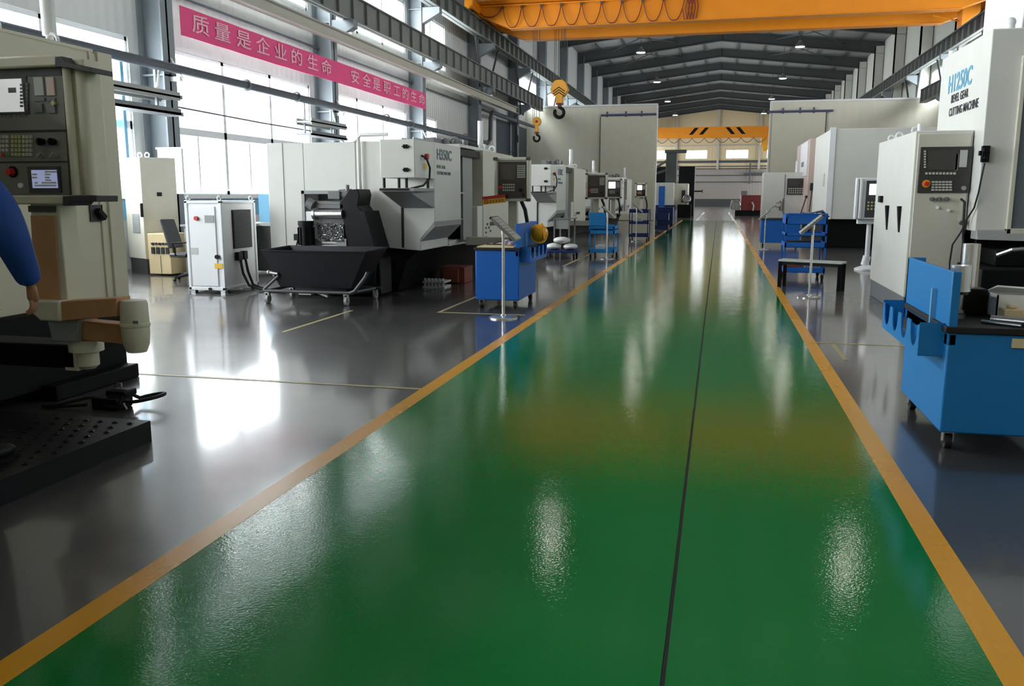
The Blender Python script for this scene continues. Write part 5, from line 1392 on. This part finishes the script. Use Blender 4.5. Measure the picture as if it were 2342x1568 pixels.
# bench in front of the right cart
bn = Thing('low_bench', 'low bench with pale top and black legs on the right lane line', 'bench', (1.6, 16, 0))
bn.part('bench_top', MB().hexa([(1.06, 15.95, .455), (2.06, 15.45, .455), (2.18, 15.75, .455), (1.16, 16.3, .455)], [(1.06, 15.95, .49), (2.06, 15.45, .49), (2.18, 15.75, .49), (1.16, 16.3, .49)]), M.papergrey, .008)
bn.part('apron', MB().hexa([(1.09, 15.98, .40), (2.05, 15.50, .40), (2.07, 15.53, .40), (1.11, 16.01, .40)], [(1.09, 15.98, .455), (2.05, 15.50, .455), (2.07, 15.53, .455), (1.11, 16.01, .455)]), M.black)
for x, y in ((1.1, 15.98), (1.2, 16.2), (2.04, 15.52), (2.13, 15.72)):
    bn.part('leg', MB().box(x - .03, y - .03, 0, x + .03, y + .03, .455), M.black)

# things on the floor by the left machines
single('wooden_crate', MB().box(-4.98, 15.2, .0, -4.5, 15.75, .30).box(-4.9, 15.12, .02, -4.6, 15.2, .28), M.wood, 'red brown box under the big left machine behind the blue trolley', 'box', (-4.8, 15.4, 0), bevel=.01)
for i, z in enumerate((0.0, .085)):
    tr_ = MB().box(-5.02, 14.35, z, -4.62, 14.75, z + .03)
    for j in range(6): tr_.lathe((-4.98 + .065 * j, 14.38, z + .05), [(.0, -.02), (.025, -.02), (.025, .03), (.0, .03)], 8)
    single('bottle_tray', tr_, M.papergrey, ('lower' if i == 0 else 'upper') + ' pale tray with small cups on the floor under the left machine', 'tray', (-4.8, 14.5, z))
ft = Thing('platform_truck', 'blue flat truck with pale sacks between the left machines', 'hand truck', (-3.95, 22.3, 0))
ft.part('deck', MB().box(-4.4, 22.0, .14, -3.5, 22.7, .2), M.navyblue, .01)
for x, y in ((-4.3, 22.1), (-3.6, 22.1), (-4.3, 22.6), (-3.6, 22.6)): caster(ft, x, y, .14, .055)
for i, (x, z, w_) in enumerate(((-4.17, .218, .26), (-3.72, .218, .25), (-3.95, .385, .30))):
    s = MB().ball((x, 22.32, z + .07), w_ * .75, .28, .085, 16)
    single('sack', s, M.paper, ('left', 'right', 'top')[i] + ' pale sack on the blue flat truck', 'sack', (x, 22.3, z))
tb = Thing('metal_side_table', 'grey metal table in front of the second left machine', 'table', (-4.0, 23.2, 0))
tb.part('table_top', MB().hexa([(-4.3, 22.9, .98), (-3.85, 22.9, .98), (-3.75, 23.5, .98), (-4.2, 23.5, .98)], [(-4.3, 22.9, 1.0), (-3.85, 22.9, 1.0), (-3.75, 23.5, 1.0), (-4.2, 23.5, 1.0)]), M.midgrey)
for x, y in ((-4.27, 22.93), (-3.87, 22.93), (-3.8, 23.45), (-4.2, 23.45)): tb.part('leg', MB().box(x - .02, y - .02, 0, x + .02, y + .02, .98), M.midgrey)
tb.part('side_plate', MB().box(-4.28, 22.94, .72, -3.86, 22.95, .98), M.greypaint)
# ---------------------------------------------------------------- big machine on the right with its control cabinet
g = Thing('gear_cutting_machine', 'very large white machine at the right edge with blue model number', 'machine', (4.5, 13, 0))
g.part('lettered_housing', MB().box(3.15, 12.0, 1.16, 7.0, 14.45, 3.6), M.white, .015)
g.part('roof_box', MB().box(3.55, 12.3, 3.6, 7.0, 14.0, 4.8), M.coolwhite, .015)
g.part('roof_lug', MB().cyl((3.4, 12.2, 3.6), (3.4, 12.2, 3.7), .05).ball((3.4, 12.2, 3.7), .06), M.coolwhite)
g.part('roof_lug', MB().cyl((3.22, 14.2, 3.6), (3.22, 14.2, 3.68), .05), M.coolwhite)
dx0 = at(2308, 545, Y=11.97).x
g.part('door_frame', MB().box(dx0 - .05, 11.93, 1.1, dx0, 12.0, 3.2).box(dx0 - .05, 11.93, 1.12, 6.5, 12.0, 1.2).box(dx0 - .05, 11.93, 3.2, 6.5, 12.0, 3.27), M.beige, .006)
g.part('door_glass', MB().box(dx0, 11.96, 1.2, 6.4, 11.99, 3.2), M.doorglass)
g.part('drip_lip', MB().hexa([(3.16, 11.9, 1.06), (7, 11.75, .98), (7, 12.2, .98), (3.16, 12.2, 1.06)], [(3.16, 11.95, 1.18), (7, 11.9, 1.12), (7, 12.2, 1.18), (3.16, 12.2, 1.18)]), M.greypaint, .008)
g.part('machine_bed', MB().box(3.25, 12.3, 0, 7.0, 15.4, 1.1).box(3.05, 11.2, 0, 7.0, 12.3, .75).box(3.3, 11.6, .75, 4.6, 12.3, .95), M.blackbase, .02)
g.part('bed_handle', MB().tube([(3.18, 11.1, .92), (3.3, 11.0, .99), (3.42, 11.05, 1.0), (3.5, 11.15, .94)], .025, 8), M.steel)
yl = lambda y: y
lettering('H1250C', .34, (3.145, 13.95, 2.98), (0, -1, 0), (0, 0, 1), M.inkblue, 'model_number', g, thick=.006, sx=1.05)
lettering('BEVEL GEAR', .16, (3.145, 13.72, 2.86), (0, -1, 0), (0, 0, 1), M.ink, 'machine_title', g, thick=.002, sx=1.0)
lettering('CUTTING MACHINE', .16, (3.145, 13.78, 2.68), (0, -1, 0), (0, 0, 1), M.ink, 'machine_title', g, thick=.002, sx=1.0)
# control cabinet
c = g.part('control_cabinet', MB().box(2.45, 12.38, .26, 3.14, 15.05, 2.43), M.white, .012)
g.part('cabinet_plinth', MB().box(2.46, 12.42, 0, 3.14, 15.0, .27), M.midgrey, .008)
g.part('front_door', MB().box(2.485, 12.35, .3, 3.11, 12.38, 2.39), M.beige, .006, parent=c)
Pc = lambda x, y: at(x, y, Y=12.33)
a, b = Pc(2106, 336), Pc(2216, 441)
g.part('panel_face', MB().box(a.x, 12.325, b.z, b.x, 12.35, a.z), M.panel, .004, parent=c)
def pc(name, x0, y0, x1, y1, m_, d=.006):
    p, q = Pc(x0, y0), Pc(x1, y1)
    return g.part(name, MB().box(p.x, 12.325 - d, q.z, q.x, 12.325, p.z), m_, parent=c)
pc('screen', 2122, 343, 2188, 388, M.scrn_off)
pc('nameplate', 2196, 343, 2210, 382, M.papergrey)
pc('edge_highlight', 2187, 352, 2190, 390, M.steel)
k = MB()
for i in range(9):
    p, q = Pc(2116 + i * 8, 394), Pc(2121 + i * 8, 399); k.box(p.x, 12.31, q.z, q.x, 12.325, p.z)
for i in range(7):
    p, q = Pc(2113, 344 + i * 6), Pc(2117, 348 + i * 6); k.box(p.x, 12.31, q.z, q.x, 12.325, p.z)
for i in range(6):
    for j in range(4):
        p, q = Pc(2130 + i * 8, 414 + j * 6), Pc(2136 + i * 8, 418 + j * 6); k.box(p.x, 12.31, q.z, q.x, 12.325, p.z)
g.part('keypad', k, M.key, parent=c)
p = Pc(2118, 420)
g.part('emergency_stop', MB().cyl((p.x, 12.31, p.z), (p.x, 12.325, p.z), .05).m(1).cyl((p.x, 12.26, p.z), (p.x, 12.31, p.z), .026, .03), [M.hookyellow, M.red], parent=c)
p = Pc(2203, 430)
g.part('selector_knob', MB().cyl((p.x, 12.29, p.z), (p.x, 12.325, p.z), .028), M.greypaint, parent=c)
for x in (2131, 2148, 2165):
    p = Pc(x, 455); g.part('rotary_switch', MB().cyl((p.x, 12.31, p.z), (p.x, 12.35, p.z), .028).box(p.x - .008, 12.29, p.z - .025, p.x + .008, 12.31, p.z + .025), M.midgrey, parent=c)
for x, y in ((2145, 475), (2170, 481)):
    p = Pc(x, y); g.part('push_button', MB().cyl((p.x, 12.32, p.z), (p.x, 12.35, p.z), .018), M.coolwhite, parent=c)
for yy in (12.95, 13.85):
    g.part('door_handle', MB().hexa([(2.44, yy - .02, 1.1), (2.45, yy - .02, 1.1), (2.45, yy + .06, 1.1), (2.44, yy + .06, 1.1)], [(2.40, yy - .04, 1.46), (2.45, yy - .04, 1.46), (2.45, yy + .05, 1.46), (2.40, yy + .05, 1.46)]), M.black, .008, parent=c)
g.part('door_lock', MB().box(2.40, 14.35, 1.5, 2.45, 14.52, 1.6), M.black, .01, parent=c)
for yy in (12.9, 14.0, 14.6): g.part('lifting_eye', MB().ring((2.55, yy, 2.47), .045, .014, 'y', 12), M.coolwhite, parent=c)
g.part('signal_lamp', MB().cyl((2.53, 12.55, 2.43), (2.53, 12.55, 2.53), .03, n=12), M.coolwhite, parent=c)
p = at(2252, 352, Y=11.97)
g.part('hand_wheel_pendant', MB().box(p.x - .04, 11.93, p.z - .1, p.x + .05, 11.99, p.z + .1).cyl((p.x, 11.9, p.z + .04), (p.x, 11.95, p.z + .04), .035).cyl((p.x, 11.9, p.z - .05), (p.x, 11.95, p.z - .05), .025).box(p.x - .07, 11.94, p.z - .02, p.x - .04, 11.99, p.z + .04), M.black, .008)
cp = [at(2252, 373, Y=11.95), at(2246, 400, Y=11.95), at(2238, 440, Y=11.95), at(2228, 475, Y=12.0), at(2212, 500, Y=12.15), at(2198, 530, Y=12.2), at(2178, 560, Y=12.2), at(2172, 600, Y=12.25), at(2171, 640, Y=12.25)]
g.part('coiled_cable', MB().tube(cp, .011, 8), M.rubber)
cp = [at(2198, 455, Y=12.3), at(2206, 462, Y=12.25), at(2204, 500, Y=12.25), at(2203, 540, Y=12.25), at(2206, 600, Y=12.25)]
g.part('control_cable', MB().tube(cp, .016, 8), M.rubber)
p = at(2199, 500, Y=12.3)
g.part('cable_socket', MB().cyl((p.x, 12.26, p.z - .05), (p.x, 12.38, p.z), .035), M.chrome)

# pendant on a post behind that cabinet
s = Thing('pendant_station', 'white control pendant on a post peeping out left of the big cabinet', 'control station', (3.2, 20.2, 0))
s.part('post', MB().cyl((3.2, 20.2, .1), (3.2, 20.2, 1.1), .05, n=14).cyl((3.16, 20.2, .1), (3.2, 20.2, .3), .08, n=14).box(2.95, 20.1, 1.0, 3.6, 20.3, 1.1), M.coolwhite)
s.part('base', MB().lathe((3.2, 20.2, 0), [(.25, 0), (.25, .03), (.08, .1), (.0, .1)], 18), M.coolwhite)
hs = s.part('pendant_housing', MB().box(2.86, 20.0, 1.1, 3.6, 20.2, 1.98), M.coolwhite, .012)
s.part('panel_face', MB().box(3.06, 19.985, 1.14, 3.56, 20.0, 1.92), M.dkgrey, parent=hs)
s.part('screen', MB().box(3.12, 19.975, 1.62, 3.42, 19.985, 1.85), M.scrn_white, parent=hs)
kk = MB()
for i in range(4):
    for j in range(3): kk.box(3.1 + i * .07, 19.97, 1.3 + j * .07, 3.14 + i * .07, 19.985, 1.34 + j * .07)
s.part('keypad', kk, M.keyyel, parent=hs)
s.part('side_grip', MB().cyl((2.87, 19.97, 1.12), (2.87, 19.97, 1.96), .035, n=12).cyl((2.95, 19.95, 1.12), (2.95, 19.95, 1.96), .03, n=12), M.coolwhite, parent=hs)

# large machine behind
w = Thing('gear_cutting_machine', 'plain white machine block with black base beyond the right cart', 'machine', (4.6, 30.5, 0))
w.part('housing', MB().box(3.26, 28.6, .88, 8.5, 33.0, 3.62), M.white, .02)
w.part('lit_side_strip', MB().box(3.23, 28.56, .88, 3.4, 28.62, 3.66), M.coolwhite, .006)  # paler strip, light on the window-facing side put into its colour
w.part('machine_bed', MB().box(3.22, 28.9, 0, 8.5, 33.0, .88), M.blackbase, .02)
w.part('nameplate', MB().box(3.24, 29.6, 1.9, 3.26, 30.0, 2.3), M.papergrey)
r = Thing('gear_cutting_machine', 'pinkish white machine with a red stripe before the cross wall', 'machine', (4.4, 40, 0))
r.part('housing', MB().box(3.45, 37.2, .9, 8.5, 43.0, 3.86), M.pinkpanel, .02)
r.part('red_stripe', MB().box(3.92, 37.12, .9, 4.2, 37.2, 3.84).m(1).box(3.98, 37.1, 1.7, 4.2, 37.13, 3.1), [M.redtrim, M.pinkpanel])
r.part('machine_bed', MB().box(3.5, 37.4, 0, 8.5, 43.0, .9), M.blackbase)
r.part('side_panel', MB().box(3.41, 37.6, 2.4, 3.45, 40.6, 3.8), M.coolwhite, .006)
lettering('H1250C', .3, (3.405, 40.0, 2.75), (0, -1, 0), (0, 0, 1), M.inkgrey, 'model_number', r, sx=1.2)
cc2 = r.part('control_cabinet', MB().box(1.82, 39.0, .2, 3.5, 40.6, 2.58), M.white, .012)
r.part('cabinet_plinth', MB().box(1.84, 39.05, 0, 3.5, 40.5, .2), M.midgrey, parent=cc2)
a, b = at(1801, 408, Y=38.97), at(1840, 445, Y=38.97)
r.part('panel_face', MB().box(a.x, 38.94, b.z, b.x, 39.0, a.z), M.panel, parent=cc2)
a2, b2 = at(1804, 411, Y=38.97), at(1829, 427, Y=38.97)
r.part('screen', MB().box(a2.x, 38.92, b2.z, b2.x, 38.94, a2.z), M.scrn_off, parent=cc2)
kk = MB()
for i in range(8):
    for j in range(3): kk.box(a.x + .06 + i * .09, 38.92, b.z + .05 + j * .09, a.x + .11 + i * .09, 38.94, b.z + .1 + j * .09)
r.part('keypad', kk, M.key, parent=cc2)
hp = MB(); p = at(1784, 470, Y=38.97)
hp.box(p.x - .03, 38.93, p.z - .2, p.x, 38.99, p.z + .2).box(p.x + .1, 38.96, p.z - .25, p.x + .12, 38.99, p.z + .3)
r.part('door_handle', hp, M.dkgrey, parent=cc2)
r.part('door_joint', MB().box(at(1795, 400, Y=38.98).x, 38.98, .25, at(1795, 400, Y=38.98).x + .03, 39.0, 2.5), M.greypaint, parent=cc2)
p = at(1857, 427, Y=37.15)
r.part('hand_wheel_pendant', MB().box(p.x - .07, 37.05, p.z - .15, p.x + .07, 37.2, p.z + .15).tube([(p.x, 37.1, p.z - .15), (p.x - .02, 37.1, p.z - .5), (p.x - .06, 37.1, p.z - 1.0)], .02, 6), M.ink)
p = at(1822, 395, Y=39.3)
r.part('signal_lamp', MB().cyl((p.x, 39.3, 2.58), (p.x, 39.3, 3.05), .06, n=12), M.coolwhite)

# ---------------------------------------------------------------- beyond the cross wall
v = Thing('vertical_machining_centre', 'white machine with blue stripe and tall dark column beyond the cross wall', 'machine', (-3.8, 68, 0))
v.part('housing', MB().box(-5.6, 66.0, .9, -3.3, 69, 2.55), M.white, .02)
v.part('blue_stripe', MB().box(-4.4, 65.95, .7, -3.95, 66.0, 2.3), M.blue)
v.part('machine_bed', MB().box(-5.6, 66.1, 0, -3.2, 69, .9), M.navyblue)
v.part('tall_column', MB().box(-4.0, 67.0, 2.5, -3.2, 68.2, 4.95).box(-4.1, 66.9, 4.75, -2.5, 67.6, 4.98), M.frame, .02)
v.part('pipe_frame', MB().cyl((-5.4, 66.5, 3.2), (-3.9, 66.8, 4.2), .08).cyl((-5.4, 66.5, 3.0), (-3.9, 66.8, 3.5), .08).cyl((-5.5, 66.5, 2.6), (-5.5, 66.5, 3.3), .1), M.frame)
v.part('right_cabinet', MB().box(-3.3, 67.0, .7, -2.3, 69.5, 2.5), M.beige, .02)
v.part('cabinet_slot', MB().box(-2.75, 66.95, 1.1, -2.5, 67.0, 2.0), M.ink)
b = Thing('black_enclosure', 'black screened enclosure behind the tall column beyond the cross wall', 'enclosure', (-3, 72, 0))
b.part('curtain_wall', MB().box(-6.0, 71.0, 0, -4.0, 73, 3.85).box(-3.2, 71.0, 0, -1.95, 73, 3.9), M.black, .02)
b.part('side_arm', MB().cyl((-2.0, 71.5, 1.95), (-1.3, 71.5, 1.95), .06, n=8).box(-1.35, 71.45, 1.8, -1.3, 71.55, 2.1), M.ink)
fx = Thing('rotary_fixture', 'dark round fixture on the lathe bed left of the far passage', 'fixture', (-2.3, 67, 0))
fx.part('disc', MB().cyl((-2.35, 66.2, 1.35), (-2.35, 66.5, 1.35), .32, n=20).ring((-2.35, 66.15, 1.35), .25, .05, 'y', 20), M.steel)
fx.part('base', MB().box(-3.0, 66.0, 0, -2.0, 66.7, .95), M.blackbase, .02)
rm = Thing('red_machine', 'dark red machine with a round chuck right of the far passage', 'machine', (2.6, 74, 0))
rm.part('housing', MB().box(1.75, 73.5, .4, 4.6, 76, 1.65), M.red_dk, .03)
rm.part('machine_bed', MB().box(1.3, 73.6, 0, 4.6, 76, .42), M.blackbase, .02)
rm.part('chuck', MB().cyl((1.35, 73.2, .85), (1.35, 73.5, .85), .42, n=20).cyl((1.35, 73.1, .85), (1.35, 73.2, .85), .15, n=14).ring((1.35, 73.15, .85), .33, .05, 'y', 20), M.steel)
rm.part('lever', MB().tube([(.95, 73.3, 0), (.95, 73.3, .9), (1.05, 73.3, 1.25)], .05, 8).tube([(2.7, 73.3, .4), (2.75, 73.3, .8), (2.6, 73.3, 1.1)], .05, 8), M.papergrey)
single('motor_block', MB().box(1.75, 76.5, 1.1, 2.3, 77, 2.0).box(1.7, 76.4, 0, 2.4, 77.1, 1.1), M.midgrey, 'grey motor block behind the dark red machine', 'motor', (2, 76.7, 0), bevel=.02)
sb = Thing('storage_bin', 'dark blue bin just inside the far passage on the left', 'bin', (-2.6, 55, 0))
sb.part('bin_body', MB().box(-3.1, 46.0, .1, -2.3, 47, 1.0), M.navyblue, .02)
sb.part('bin_feet', MB().box(-3.05, 46.05, 0, -2.95, 46.15, .1).box(-2.45, 46.05, 0, -2.35, 46.15, .1).box(-3.05, 46.85, 0, -2.95, 46.95, .1).box(-2.45, 46.85, 0, -2.35, 46.95, .1), M.black)
